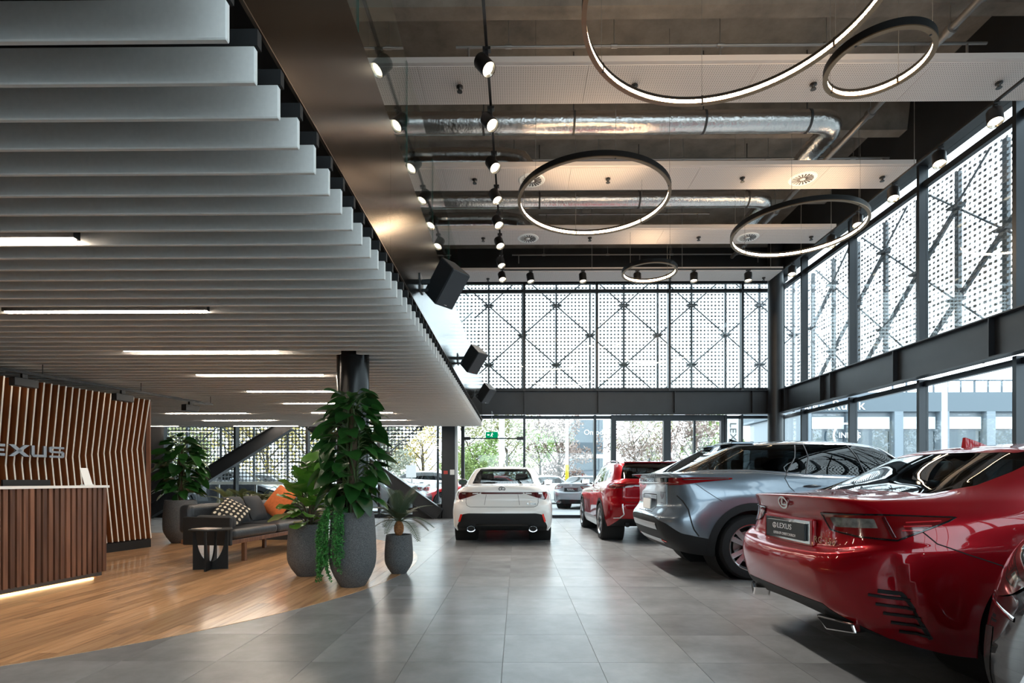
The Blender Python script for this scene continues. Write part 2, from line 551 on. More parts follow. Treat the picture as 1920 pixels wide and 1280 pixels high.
for k, y in enumerate(PANY):
    if k < 2: continue
    xr = 7.33 if k >= 3 else 7.95
    lab = ['white perforated ceiling panel above the viewpoint', 'white perforated ceiling panel just out of view overhead',
           'white perforated ceiling panel nearest the viewer, behind the largest ring light', 'white perforated ceiling panel between the two long foil ducts',
           'white perforated ceiling panel just past the farther foil duct', 'white perforated ceiling panel directly above the rear upper windows'][k]
    t = thing('acoustic_panel', lab, 'ceiling panel', (0, y, ZP), 0, 'hung perforated ceiling panels')
    MB().box(-11, xr, -.42, .42, .012, .09).build('tray', PANW, t)
    xx = -11.0
    while xx < xr - .05:
        x2 = min(xx + 2.4, xr)
        MB().box(xx + .003, x2 - .003, -.36, .40, 0, .012).build('perforated_sheet', PERF, t); xx += 2.4
    panels.append(t)
# ================================================================ glazed walls, steel frame, outer mesh screens
ZG0, ZG1, ZTR = 3.85, 7.15, 6.86     # upper glazing: sill, head, transom
def window_band(name, horizontal, at, lines, z0, z1, trans, side=0, mw=.07, md=.18, lab=None):
    """glazing in the plane y=at (horizontal) or x=at; mullions on 'lines', transoms at heights 'trans'"""
    w = structure(name)
    def bx(a0, a1, d0, d1, za, zb):
        return MB().box(a0, a1, at + d0, at + d1, za, zb) if horizontal else MB().box(at + d0, at + d1, a0, a1, za, zb)
    mull = bx(0, mw, -md, 0, z0, z1)
    for q in lines:
        bx(q - mw / 2, q + mw / 2, -md, .0, z0, z1).build('mullion', DARK_FRAME, w)
    for zt, th in trans:
        bx(lines[0], lines[-1], -md * .55, -.002, zt - th / 2, zt + th / 2).build('transom', DARK_FRAME, w)
    zs = [z0] + [t[0] for t in trans if z0 + .1 < t[0] < z1 - .1] + [z1]
    for a, b in zip(lines[:-1], lines[1:]):
        for za, zb in zip(zs[:-1], zs[1:]):
            if b - a > .05: bx(a + mw / 2, b - mw / 2, -.05, -.04, za, zb).build('pane', GLASS, w)
    return w
bx_lines = [-11.0 + .26] + [.21 + 2.185 * k for k in range(-4, 4)]
bx_lines = sorted(bx_lines) + [7.75]
window_band('window_1', True, YB, bx_lines, ZG0, ZG1, [(ZTR, .10), (ZG0 + .03, .08), (ZG1 - .04, .08)])
window_band('window_2', True, YB, [.21, 2.34, 2.86], 0, 3.10, [(3.04, .09), (.04, .09)])
window_band('window_3', True, YB, [6.26, 6.74, 7.75], 0, 3.10, [(3.04, .09), (.04, .09)])
window_band('window_4', True, YB, [-10.75, -8.56, -6.37, -4.18, -2.25], 0, 3.10, [(3.04, .12), (.05, .12)])
ry = [16.3, 15.0, 12.85, 10.65, 8.6, 6.45, 4.3, 2.15, 0.0, -2.15, -4.3, -5.9]
window_band('window_5', False, XR, ry[::-1], ZG0 - .1, 7.28, [(6.92, .12), (ZG0 - .07, .08)])
window_band('window_6', False, XR, ry[::-1], 0, 3.10, [(3.02, .1), (.05, .1)])
# glass entrance door beside the column, with its pivot rail
d = structure('door_1')
MB().box(-1.70, -1.60, YB - .16, YB, 0, 3.1).build('door_frame', DARK_FRAME, d)
MB().box(-1.60, .175, YB - .14, YB, 3.0, 3.1).build('door_head', DARK_FRAME, d)
MB().box(-1.60, .175, YB - .07, YB - .055, .02, 3.0).build('pane', GLASS, d)
MB().tube([(-1.55, YB - .12, 2.40), (.13, YB - .12, 2.40)], .018, 8).build('rail', BLACK_STEEL, d)
MB().box(-1.60, -1.42, YB - .17, YB - .05, 2.355, 2.445).build('rail_clamp', BLACK_STEEL, d)
MB().box(-.02, .175, YB - .17, YB - .05, 2.355, 2.445).build('rail_clamp', BLACK_STEEL, d)
MB().box(-1.60, .175, YB - .12, YB, 0, .08).build('threshold', BLACK_STEEL, d)
# sliding double doors
d = structure('door_2')
for a, b in ((2.86, 2.98), (4.40, 4.62), (6.12, 6.26)):
    MB().box(a, b, YB - .16, YB, 0, 3.1).build('door_frame', DARK_FRAME, d)
MB().box(2.98, 6.12, YB - .17, YB, 2.93, 3.1).build('door_head', DARK_FRAME, d)
for a, b in ((2.98, 4.40), (4.62, 6.12)):
    MB().box(a + .06, b - .06, YB - .07, YB - .06, .02, 2.93).build('pane', GLASS, d)
    MB().box(a, b, YB - .10, YB - .03, 0, .10).build('threshold', BLACK_STEEL, d)
MB().box(5.32, 5.38, YB - .1, YB - .03, 0, 2.93).build('door_stile', DARK_FRAME, d)
# upper bulkheads
MB().box(-11, XR + .1, YB - .12, YB + .1, ZG1, 8.75).build('wall_back', BLACK_STEEL)['kind'] = 'structure'
MB().box(XR - .25, XR + .1, -6, YB - .121, 7.28, 8.75).build('wall_right', BLACK_STEEL)['kind'] = 'structure'
MB().box(-13.6, -13.4, -6, YB - .02, 0, 9).build('wall_left', mat('left_wall_paint', (.25, .25, .24), .8))['kind'] = 'structure'
MB().box(-13.6, XR + .1, -6.2, -6, 3.1, ZG0).box(-13.6, -3.0, -6.2, -6, 0, 3.1).box(7.2, XR + .1, -6.2, -6, 0, 3.1).box(-13.6, XR + .1, -6.2, -6, ZG1, 9).box(-13.6, -.6, -6.2, -6, ZG0, ZG1).build('wall_front', mat('front_wall_paint', (.16, .155, .15), .8))['kind'] = 'structure'
window_band('window_8', True, -6.02, [-3.0, -.6, 1.55, 3.7, 5.85, 7.2], 0, 3.1, [(.05, .1)])
window_band('window_7', True, -6.02, [-.6, 1.55, 3.7, 5.85, 8.0], ZG0, ZG1, [(ZTR, .10)])
MB().box(-13.4, -10.79, YB - .1, YB + .1, 0, 9).build('wall_back_corner', BLACK_STEEL)['kind'] = 'structure'

# ---- steel beams round the showroom at mezzanine height
def i_beam(name, a, b, z0, z1, flange, stiff, along):
    s = structure(name)
    wx = .012; fl = .022
    def bb(t0, t1, c0, c1, za, zb):
        return MB().box(t0, t1, c0, c1, za, zb) if along == 'x' else MB().box(c0, c1, t0, t1, za, zb)
    c0, c1 = flange; cm = (c0 + c1) / 2
    bb(a, b, cm - wx, cm + wx, z0 + fl, z1 - fl).build('web', STEELP, s)
    bb(a, b, c0, c1, z0, z0 + fl).build('flange', STEELP, s)
    bb(a, b, c0, c1, z1 - fl, z1).build('flange', STEELP, s)
    for q in stiff:
        bb(q - .008, q + .008, c0 + .01, c1 - .01, z0 + fl, z1 - fl).build('stiffener', STEELP, s)
    return s
STEELP = mat('dark_painted_steel', (.014, .017, .021), .42, .0, noise=.2, nscale=2.5)
i_beam('trim_2', XF + .0, 7.5, 3.10, 3.80, (15.96, 16.2), [.21, 2.40, 4.66, 6.95], 'x')
i_beam('trim_3', -6, 15.9, 3.10, 3.77, (7.58, 7.82), [13.17, 13.6, 10.97, 8.76, 6.55, 4.34, 2.1, -.1, -2.3, 15.4], 'y')
col = thing('corner_column', 'round black steel column in the far right corner of the showroom', 'column', (7.58, 15.9, 0))
MB().lathe([(0, 0), (.21, 0), (.21, 8.1), (0, 8.1)], 28).build('shaft', STEELP, col, smooth=True)
MB().box(-.27, .27, -.27, .27, 0, .025).build('base_plate', STEELP, col)
col = thing('mezzanine_column', 'round black column behind the tall climbing plant', 'column', (-2.08, 6.8, 0))
MB().lathe([(0, 0), (.2, 0), (.2, 3.15), (0, 3.15)], 32).build('shaft', mat('gloss_black_column', (.003, .0035, .004), .2, spec=.3), col, smooth=True)
MB().lathe([(.2, 0), (.225, 0), (.225, .04), (.2, .04)], 32).build('collar', BLACK_STEEL, col, smooth=True)
col = thing('wall_post', 'black clad steel post beside the glass door behind the white sedan', 'column', (-2.03, 16.2, 0))
MB().box(-.2, .17, -.2, .15, 0, 3.1).build('shaft', STEELP, col)
MB().box(.17, .235, -.14, .1, 0, 3.1).build('metal_strip', mat('brushed_aluminium', (.55, .57, .58), .35, .9), col)
MB().box(-.16, -.04, -.215, -.2, 1.32, 1.42).build('call_point', mat('call_point_red', (.45, .05, .04), .4), col)
MB().box(.03, .16, -.215, -.2, 1.30, 1.45).build('switch_plate', WHITE, col)
o = MB().box(-3.12, -2.26, 15.995, 16.2, 0, .43).build('plinth_box', BLACK_MATTE); tag(bevel(o, .008), 'low black plinth box at the foot of the diagonal brace', 'plinth')
# diagonal steel braces behind the lounge
for a, b, lab in (((-6.75, 15.86, 2.80), (-11.2, 15.86, .02), 'thick black diagonal steel brace rising to the right behind the sofa'),
                  ((-6.1, 15.86, 2.80), (-2.3, 15.86, .12), 'thick black diagonal steel brace falling to the right beside the cycad')):
    t = thing('diagonal_brace', lab, 'steel brace', ((a[0] + b[0]) / 2, 15.86, 0))
    A = Vector(a) - t.location; B = Vector(b) - t.location
    MB().bar(A, B, .02, .36).build('web', STEELP, t)
    off = (B - A).cross(Vector((0, 1, 0))).normalized() * .18
    MB().bar(A + off, B + off, .24, .022).build('flange', STEELP, t)
    MB().bar(A - off, B - off, .24, .022).build('flange', STEELP, t)

# ---- outer perforated screens hung on rods and posts
SCREEN = mat('screen_metal', (.24, .25, .27), .5, .0)
SCREEND = mat('screen_metal_dark', (.10, .11, .12), .5, .2)
def screen(name, label, horizontal, at, a0, a1, z0, z1, first, keep=None, flake=.050, wire=.007, heavy=False):
    t = thing(name, label, 'facade screen', ((a0 + a1) / 2, at, 0) if horizontal else (at, (a0 + a1) / 2, 0))
    L = Vector(t.location)
    def P(a, z, o=0.0):
        return Vector((a, at + o, z)) - L if horizontal else Vector((at + o, a, z)) - L
    q = .115
    fl = MB(); h = flake / 2
    nz = int((z1 - z0) / q); na = int((a1 - a0) / q)
    rr = random.Random(5)
    for j in range(nz):
        z = z0 + q * (j + .5)
        for i in range(na):
            a = a0 + q * (i + .5)
            if keep and not keep(a, z): continue
            tw = rr.uniform(-.012, .012)
            fl.add([P(a - h, z - h, tw), P(a + h, z - h, -tw), P(a + h, z + h, -tw), P(a - h, z + h, tw)], [(0, 1, 2, 3)])
    tag(fl.build('perforated_flakes', SCREEN, t), kind='stuff')
    wr = MB()
    for j in range(nz):
        z = z0 + q * (j + .5); e = a1
        s = a0
        if keep:
            ok = [a0 + q * (i + .5) for i in range(na) if keep(a0 + q * (i + .5), z)]
            if not ok: continue
            s, e = ok[0], ok[-1]
        wr.add([P(s, z - wire), P(e, z - wire), P(e, z + wire), P(s, z + wire)], [(0, 1, 2, 3)])
    if wire > .01:
        for i in range(na):
            a = a0 + q * (i + .5)
            ok = [z0 + q * (j + .5) for j in range(nz) if not keep or keep(a, z0 + q * (j + .5))]
            if ok: wr.add([P(a - wire, ok[0]), P(a + wire, ok[0]), P(a + wire, ok[-1]), P(a - wire, ok[-1])], [(0, 1, 2, 3)])
    tag(wr.build('wires', SCREEN, t), kind='stuff')
    # posts, nodes and diagonal rods
    zn = [4.86 - .96 * 2, 4.86 - .96, 4.86, 5.82, 6.78, 7.74]
    posts = []
    a = first
    while a > a0 + 1.1: a -= 1.095
    par = round((a - first) / 1.095)
    while a < a1:
        posts.append((a, par)); par += 1; a += 1.095
    for a, par in posts:
        zt = [z for z in (z0, z1)]
        lo = z0
        if keep:
            while lo < z1 and not keep(a, lo): lo += .1
        if lo > z1 - .3: continue
        MB().bar(P(a, lo, .16), P(a, z1, .16), .055 if not heavy else .10, .075, up=(0, 1, 0) if horizontal else (1, 0, 0)).build('post', SCREEND, t)
        for k, z in enumerate(zn):
            if (k + par) % 2 or not (z0 + .1 < z < z1 - .05): continue
            if keep and not keep(a, z): continue
            n = MB(); pts = [(a - .17, z + .03), (a + .17, z + .03), (a + .11, z - .035), (a - .11, z - .035)]
            n.add([P(x, y, .02) for x, y in pts] + [P(x, y, .20) for x, y in pts], [(0, 1, 2, 3), (7, 6, 5, 4), (0, 4, 5, 1), (1, 5, 6, 2), (2, 6, 7, 3), (3, 7, 4, 0)])
            n.build('node_bracket', SCREEND, t)
            for sx in (-1, 1):
                a2, z2 = a + sx * 1.095, z - .96
                f = 1.0
                if z2 < z0: f = (z - z0) / .96
                if a2 < a0 or a2 > a1: continue
                if keep and not keep(a2, z2): continue
                if heavy and sx > 0: MB().bar(P(a, z, .14), P(a + sx * 1.095 * f, z - .96 * f, .14), .05, .10).build('diagonal', SCREEND, t)
                else: MB().tube([P(a, z, .10), P(a + sx * 1.095 * f, z - .96 * f, .10)], .022, 6).build('rod', SCREEND, t)
                if z + .96 > z1:
                    f2 = (z1 - z) / .96
                    MB().tube([P(a, z, .10), P(a + sx * 1.095 * f2, z + .96 * f2, .10)], .022, 6).build('rod', SCREEND, t)
    return t
screen('facade_screen', 'perforated metal screen outside the rear upper windows, hung on diamond rods', True, 17.35, -9.0, 9.2, 3.35, 7.5, -.93, flake=.060, wire=.006)
screen('facade_screen', 'perforated metal screen outside the right hand upper windows', False, 8.95, -3.0, 17.3, 3.45, 7.5, 15.6, flake=.058, wire=.007, heavy=True)
screen('facade_screen', 'perforated metal screen outside the lower windows behind the sofa, cut to a slope', True, 17.35, -12.4, -2.9, .85, 3.30, -.93,
       keep=lambda a, z: z > 1.74 + (a + 4.19) * .945 - 0.02 and z > .95, flake=.058, wire=.014)
MB().box(-11.0, -7.0, 17.16, 17.28, 1.0, 1.10).build('screen_gutter', WHITE)
for x in (-10.8, -9.6, -8.4, -7.2): MB().box(x - .03, x + .03, 17.19, 17.25, -.04, 1.0).build('support', STEEL, bpy.data.objects['screen_gutter'])
tag(bpy.data.objects['screen_gutter'], 'white gutter rail outside, below the screen behind the sofa', 'gutter')
# ================================================================ ring lights, track lights, ducts, pipes, speakers
RINGL = emitter('ring_diffuser_warm', (1.0, .70, .42), 19.0)
RINGB = mat('ring_black', (.004, .004, .0045), .5, spec=.3)
RINGG = mat('ring_bronze_lip', (.22, .14, .08), .35, .7)
CABLE = mat('cable_grey', (.12, .12, .12), .5)
def ring_light(x, y, z, R, label, h=.098, phase=.37):
    t = thing('ring_light', label, 'pendant light', (x, y, z), 0, 'ring pendant lights')
    n = 96
    MB().lathe([(R - .012, .0), (R + .022, 0), (R + .022, h), (R - .012, h), (R - .012, .0)], n).build('hoop', RINGB, t, smooth=True)
    MB().lathe([(R - .022, .014), (R - .022, .060)], n).build('diffuser', RINGL, t, smooth=True)
    MB().lathe([(R - .030, -.004), (R + .024, -.004), (R + .024, .010), (R - .030, .010), (R - .030, -.004)], n).build('lower_lip', RINGG, t, smooth=True)
    MB().lathe([(R - .026, .060), (R - .010, .060), (R - .010, h), (R - .026, h), (R - .026, .060)], n).build('upper_lip', RINGB, t, smooth=True)
    k = 6 if R > .8 else 4
    cl = MB().box(-.012, .012, -.004, .018, -.006, h + .004).mesh('clip', RINGB)
    for i in range(k):
        a = 2 * PI * (i + phase) / k
        part('clip', cl, t, ((R - .026) * math.cos(a), (R - .026) * math.sin(a), 0), (0, 0, a - PI / 2))
        cx, cy_ = x + R * math.cos(a), y + R * math.sin(a)
        top = soffit_of_slab(cy_)
        for py in PANY[2:]:
            if abs(cy_ - py) < .425 and cx < 7.96: top = ZP - .002
        MB().tube([(R * math.cos(a), R * math.sin(a), h), (R * math.cos(a), R * math.sin(a), top - z)], .0028, 5, cap=False).build('cable', CABLE, t)
    return t
ZR = EYE + 4.97
ring_light(2.235, 5.64, ZR, 1.53, 'largest glowing ring pendant, cut off by the top of the picture')
ring_light(4.32, 6.5, ZR, .55, 'small glowing ring pendant beside the largest one, upper right')
ring_light(1.35, 9.62, ZR, 1.32, 'large glowing ring pendant in the middle, below the foil ducts', phase=.62)
ring_light(5.60, 10.85, ZR, 1.22, 'large glowing ring pendant near the right hand windows', phase=-.02)
ring_light(3.17, 12.97, ZR, .63, 'smallest looking ring pendant in front of the rear windows')

# ---- track with cylinder spotlights
SPOTE = emitter('spot_lens', (1.0, .86, .64), 1.5)
SPOTB = mat('spot_black', (.010, .010, .011), .38)
SPOTR = mat('spot_reflector', (.7, .66, .58), .25, .8)
ZT = EYE + 5.50
track = thing('light_track', 'black suspended lighting track framing the showroom ceiling', 'light track', (-.39, 14.1, ZT))
L = Vector(track.location)
def tb(a, b, nm='rail'):
    return MB().bar(Vector(a) - L, Vector(b) - L, .036, .034).build(nm, SPOTB, track)
tb((-.39, -2, ZT), (-.39, 14.1, ZT)); tb((-.39, 14.1, ZT), (6.95, 14.1, ZT)); tb((6.95, 14.1, ZT), (6.95, -2, ZT))
for p in [(-.39, y) for y in (1.5, 4, 8, 11, 14)] + [(x, 14.1) for x in (1.95, 4.3, 6.6)] + [(6.95, y) for y in (12, 9.5, 7, 4.5)]:
    top = ZP - .002 if any(abs(p[1] - q) < .43 for q in PANY[2:]) else soffit_of_slab(p[1])
    MB().tube([Vector((p[0], p[1], ZT)) - L, Vector((p[0], p[1], top)) - L], .006, 6).build('hanger', STEEL, track)
def spot_mesh_set():
    r = .098
    body = MB().lathe([(0, .16), (r * .94, .16), (r, .15), (r, -.05), (r * .97, -.062), (r * .90, -.05)], 24).mesh('body', SPOTB, True, 40)
    lens = MB().lathe([(0, -.03), (r * .74, -.03)], 24).mesh('lens', SPOTE)
    refl = MB().lathe([(r * .74, -.03), (r * .92, -.058)], 24).mesh('reflector', SPOTR, True)
    yoke = MB().box(-.02, .02, -.02, .02, .10, .24).box(-.05, .05, -.035, .035, .235, .27).mesh('bracket', SPOTB)
    return body, lens, refl, yoke
SB, SLN, SRF, SY = spot_mesh_set()
SPOTL = bpy.data.lights.new('spot_lamp', 'SPOT')
SPOTL.energy = 110; SPOTL.color = (1.0, .93, .84); SPOTL.spot_size = math.radians(62); SPOTL.spot_blend = .6; SPOTL.shadow_soft_size = .07
def spot(x, y, label, tilt=(0, 0), grp='track spotlights'):
    t = thing('track_spotlight', label, 'spotlight', (x, y, ZT - .285), 0, grp)
    part('bracket', SY, t)
    rt = (tilt[0], tilt[1], 0)
    b = part('body', SB, t, (0, 0, .03), rt); part('lens', SLN, b); part('reflector', SRF, b)
    o = bpy.data.objects.new('lamp', SPOTL); C.objects.link(o); o.parent = b; o.location = (0, 0, -.07)
    return t
ordn = ['first', 'second', 'third', 'fourth', 'fifth', 'sixth', 'seventh', 'eighth', 'ninth']
dl = [5.50 * F / (900 - y) for y in (88, 199, 283, 346, 396, 437, 475, 503)]
for k, d in enumerate(dl):
    lab = f'black track spotlight, {ordn[k]} down the middle track from the top of the picture' if k < 7 else 'black track spotlight at the corner where the middle track meets the rear track'
    spot(-.39, d, lab, (-.42 if k % 3 else -.30, -.60 + .06 * k))
for k, px in enumerate((995, 1093, 1195, 1301, 1403)):
    x = at_y(px, 510, 14.1)[0]
    spot(x, 14.1, f'black track spotlight on the rear track, {ordn[k]} from the left', (-.18, (-.15, -.05, 0, .05, .05)[k]))
for k, px in enumerate((1470, 1555, 1604, 1670, 1755, 1858)):
    y = 6.95 * F / (px - 970)
    spot(6.95, min(y, 13.7), f'black track spotlight by the right hand windows, {ordn[k]} counting from the far corner', (-.30, .18))

# ---- sprinklers and round diffusers in the panels
sp_me = MB().lathe([(0, .02), (.048, .02), (.048, 0), (.028, -.01), (.016, -.045), (.040, -.052), (.040, -.062), (0, -.062)], 12).mesh('head', mat('sprinkler_black', (.015, .015, .015), .4), True, 30)
sprk = [(2, (862, 1190, 1525, 1873)), (3, (890, 1140, 1392, 1654)), (4, (906, 1106, 1310, 1521)), (5, (915, 1256, 1432))]
py_ = {2: 7.93, 3: 10.38, 4: 12.9, 5: 15.5}
where = {2: 'panel nearest the viewer', 3: 'panel between the foil ducts', 4: 'panel past the farther duct', 5: 'panel above the rear windows'}
for k, pxs in sprk:
    for i, px in enumerate(pxs):
        d = ray(px, 200)
        o = part('sprinkler', sp_me, None, (d[0] / d[1] * py_[k], py_[k], ZP - .021))
        tag(o, f'small black sprinkler head, {ordn[i]} from the left on the ceiling {where[k]}', 'sprinkler', 'sprinkler heads')
df = MB()
df.lathe([(.10, -.012), (.24, -.012), (.255, 0)], 28)
dfr = df.mesh('rim', WHITE, True, 30)
db = MB()
for i in range(18):
    a = 2 * PI * i / 18
    db.add([(.045 * math.cos(a), .045 * math.sin(a), -.013), (.19 * math.cos(a - .06), .19 * math.sin(a - .06), -.013), (.19 * math.cos(a + .10), .19 * math.sin(a + .10), -.022), (.045 * math.cos(a + .15), .045 * math.sin(a + .15), -.016)], [(3, 2, 1, 0)])
dbl = db.mesh('vanes', mat('diffuser_dark', (.03, .03, .03), .5))
dhub = MB().lathe([(0, -.02), (.05, -.018), (.05, -.01)], 16).mesh('hub', WHITE, True)
for px, k, lab in ((997, 3, 'round swirl air diffuser behind the left of the middle ring'), (1505, 3, 'round swirl air diffuser near the elbow of the nearer duct'),
                   (990, 4, 'round swirl air diffuser below the middle ring, left'), (1402, 4, 'round swirl air diffuser seen through the right hand ring')):
    y = {3: 10.42, 4: 12.92}[k]; d = ray(px, 300)
    t = thing('air_diffuser', lab, 'air diffuser', (d[0] / d[1] * y, y, ZP), 0, 'round air diffusers')
    part('rim', dfr, t); part('vanes', dbl, t); part('hub', dhub, t)

# ---- foil ducts
def foil_material():
    m, nt, b = _new('crinkled_foil')
    b.inputs['Base Color'].default_value = (.72, .70, .68, 1); b.inputs['Metallic'].default_value = 1; b.inputs['Roughness'].default_value = .22
    tc = nt.nodes.new('ShaderNodeTexCoord')
    n = nt.nodes.new('ShaderNodeTexNoise'); n.inputs['Scale'].default_value = 14; n.inputs['Detail'].default_value = 5; n.inputs['Roughness'].default_value = .7
    nt.links.new(tc.outputs['Object'], n.inputs['Vector'])
    v = nt.nodes.new('ShaderNodeTexVoronoi'); v.inputs['Scale'].default_value = 22
    nt.links.new(tc.outputs['Object'], v.inputs['Vector'])
    s = math_node(nt, 'ADD', n.outputs['Fac'], math_node(nt, 'MULTIPLY', v.outputs['Distance'], .5))
    bp = nt.nodes.new('ShaderNodeBump'); bp.inputs['Strength'].default_value = .55; bp.inputs['Distance'].default_value = .012
    nt.links.new(s, bp.inputs['Height']); nt.links.new(bp.outputs[0], b.inputs['Normal'])
    return m
FOIL = foil_material()
STRAP = mat('duct_strap', (.05, .05, .05), .5)
def arc_path(x0, x1, y, z, ye, ze, R=.33):
    pts = [(x0, y, z)]
    nseg = int((x1 - R - x0) / .2)
    pts += [(x0 + (x1 - R - x0) * i / nseg, y, z) for i in range(1, nseg + 1)]
    for i in range(1, 9):
        a = PI / 2 * i / 8
        pts.append((x1 - R + R * math.sin(a), y + R - R * math.cos(a), z))
    m = 10
    for i in range(1, m + 1):
        t = i / m
        pts.append((x1, y + R + (ye - y - R) * t, z + (ze - z) * max(0, t - .6) ** 2 / .16))
    return pts
def duct(label, pts, r, straps, ribbed_from=None):
    c0 = pts[0]
    t = thing('foil_duct', label, 'air duct', c0, 0, 'foil ventilation ducts')
    rr = random.Random(len(pts))
    P = [Vector(p) - Vector(c0) for p in pts]
    # resample finely
    Q = []
    for a, b in zip(P[:-1], P[1:]):
        m = max(1, int((b - a).length / .05))
        Q += [a + (b - a) * i / m for i in range(m)]
    Q.append(P[-1])
    rs = []
    tot = 0
    for i, q in enumerate(Q):
        if i: tot += (q - Q[i - 1]).length
        k = r * (1 + rr.uniform(-.012, .012))
        if ribbed_from is not None and tot > ribbed_from: k = r * (1 + .05 * (1 if i % 2 else -1))
        rs.append(k)
    MB().tube(Q, rs, 20).build('sleeve', FOIL, t, smooth=True, angle=60)
    for sx in straps:
        b = MB(); b.lathe([(r * 1.02, -.02), (r * 1.035, -.02), (r * 1.035, .02), (r * 1.02, .02)], 24, axis='x')
        b.box(-.01, .01, -.004, .004, r, soffit_of_slab(c0[1]) - c0[2])
        b.build('strap', STRAP, t, loc=(sx - c0[0], 0, 0))
    return t
ZD = EYE + 6.35
ya = 6.35 * F / 669; yb = 6.35 * F / 524
xa = at_y(1572, 235, ya)[0]; xb = at_y(1442, 378, yb)[0]
duct('long crinkled foil duct nearer the viewer with an elbow at its right end', arc_path(-9, xa, ya, ZD, 11.15, ZP + .25), .185, [-.6, 1.0, 3.3, xa - .55], 9 + xa)
duct('long crinkled foil duct farther back, above the middle ring, with an elbow at right', arc_path(-9, xb, yb, ZD, 13.7, ZP + .25), .172, [.5, 2.75, xb - .5], 9 + xb)
duct('short foil duct stub dropping to the diffuser left of the middle ring', [(-9, 10.5, ZD), (-1.2, 10.5, ZD), (-.3, 10.48, ZD - .02), (.10, 10.42, ZD - .12), (.24, 10.42, ZP + .22), (.25, 10.42, ZP + .11)], .13, [-2])
duct('short foil duct stub dropping to the diffuser below the middle ring', [(-9, 13.1, ZD), (-1.2, 13.1, ZD), (-.3, 13.05, ZD - .02), (.08, 12.95, ZD - .12), (.22, 12.92, ZP + .22), (.23, 12.92, ZP + .11)], .15, [-2])

# ---- sprinkler pipes
PIPE = mat('grey_pipe', (.30, .29, .28), .4, .6)
def pipe(label, a, b, r, drops=(), name='sprinkler_pipe'):
    t = thing(name, label, 'pipe', a, 0, 'ceiling pipes')
    A = Vector(a)
    MB().tube([(0, 0, 0), Vector(b) - A], r, 10).build('run', PIPE, t, smooth=True)
    d = (Vector(b) - A).normalized()
    n = max(2, int((Vector(b) - A).length / 1.6))
    for i in range(n):
        p = d * ((Vector(b) - A).length * (i + .5) / n)
        MB().tube([p - d * .05, p + d * .05], r * 1.5, 10).build('coupling', PIPE, t, smooth=True)
        MB().tube([p, p + Vector((0, 0, soffit_of_slab(a[1] + p.y) - a[2]))], .007, 6).build('hanger', STEEL, t)
    for q in drops:
        p = Vector((q - a[0], 0, 0)); MB().tube([p, p + Vector((0, 0, -.25))], r * .8, 8).build('drop', PIPE, t)
    return t
zp = EYE + 6.75
for yy_px, x0, x1, lab in ((88, 855, 1850, 'thin grey sprinkler pipe above the nearest ceiling panel'), (300, 885, 1680, 'thin grey sprinkler pipe above the panel between the ducts'),
                           (402, 1010, 1330, 'thin grey sprinkler pipe just past the farther foil duct'), (478, 960, 1440, 'thin grey sprinkler pipe in front of the rearmost rib')):
    y = 6.75 * F / (900 - yy_px)
    a = at_y(x0, yy_px, y); b = at_y(x1, yy_px, y)
    pipe(lab, (a[0], y, zp), (b[0], y, zp), .022, [a[0] + .2, (a[0] + b[0]) / 2, b[0] - .3])
xp = .962 * 6.6
pipe('thick grey pipe running away from the viewer under the concrete ribs at right', (xp, 3.5, EYE + 6.6), (xp, 16.0, EYE + 6.6), .055, name='drain_pipe')
MB().tube([(xp + .0, 7.45, EYE + 6.6), (xp + .25, 7.45, EYE + 6.72), (xp + .8, 7.45, EYE + 6.9), (xp + .9, 7.45, 8.75)], .06, 10).build('drain_bend', PIPE, bpy.data.objects['drain_pipe'], smooth=True)
bpy.data.objects['drain_bend'].matrix_parent_inverse = Matrix.Translation((-xp, -3.5, -(EYE + 6.6)))

# ---- wall speakers on the bronze edge
SPK = mat('speaker_charcoal', (.022, .026, .030), .55)
SPKG = mat('speaker_grille', (.030, .034, .040), .6, bump=.5, bscale=400)
def speaker(y, z, label):
    t = thing('wall_speaker', label, 'loudspeaker', (XF, y, z), 0, 'loudspeakers on the mezzanine edge')
    pl = MB().box(0, .012, -.09, .09, -.09, .09).build('wall_plate', SPK, t)
    MB().bar((.01, 0, .02), (.13, -.02, .02), .03, .05).build('arm', SPK, t)
    MB().bar((.01, 0, -.07), (.13, -.02, -.07), .02, .03).build('arm', SPK, t)
    cab = bpy.data.objects.new('cabinet', None)
    # wedge cabinet: five sided in plan, tilted down towards the floor
    pf = [(-.14, .10), (.14, .10), (.155, -.05), (.06, -.20), (-.06, -.20), (-.155, -.05)]
    pf = [(-.10, .14), (.12, .14), (.17, -.02), (.10, -.19), (-.08, -.19), (-.15, -.02)]
    b = MB(); b.prism([(a, c) for a, c in [(-.13, .15), (.13, .15), (.10, -.13), (-.10, -.13)]], -.21, .21)
    o = b.build('cabinet', SPK, t); bevel(o, .012)
    bpy.data.objects.remove(cab)
    g = MB().box(-.122, .122, .148, .158, -.20, .20).build('grille', SPKG, o)
    MB().box(-.02, .02, .158, .161, -.185, -.175).build('badge', CHROME, g)
    o.location = (.27, -.03, 0)
    o.rotation_euler = (math.radians(-42), math.radians(0), math.radians(-128))
    return t
for k, (y, lab) in enumerate(((5.85, 'nearest and largest wall speaker on the bronze mezzanine edge'), (9.5, 'middle wall speaker on the mezzanine edge, against the bright screen'), (13.2, 'farthest wall speaker on the mezzanine edge, in front of the steel beam'))):
    speaker(y, 3.27, lab)
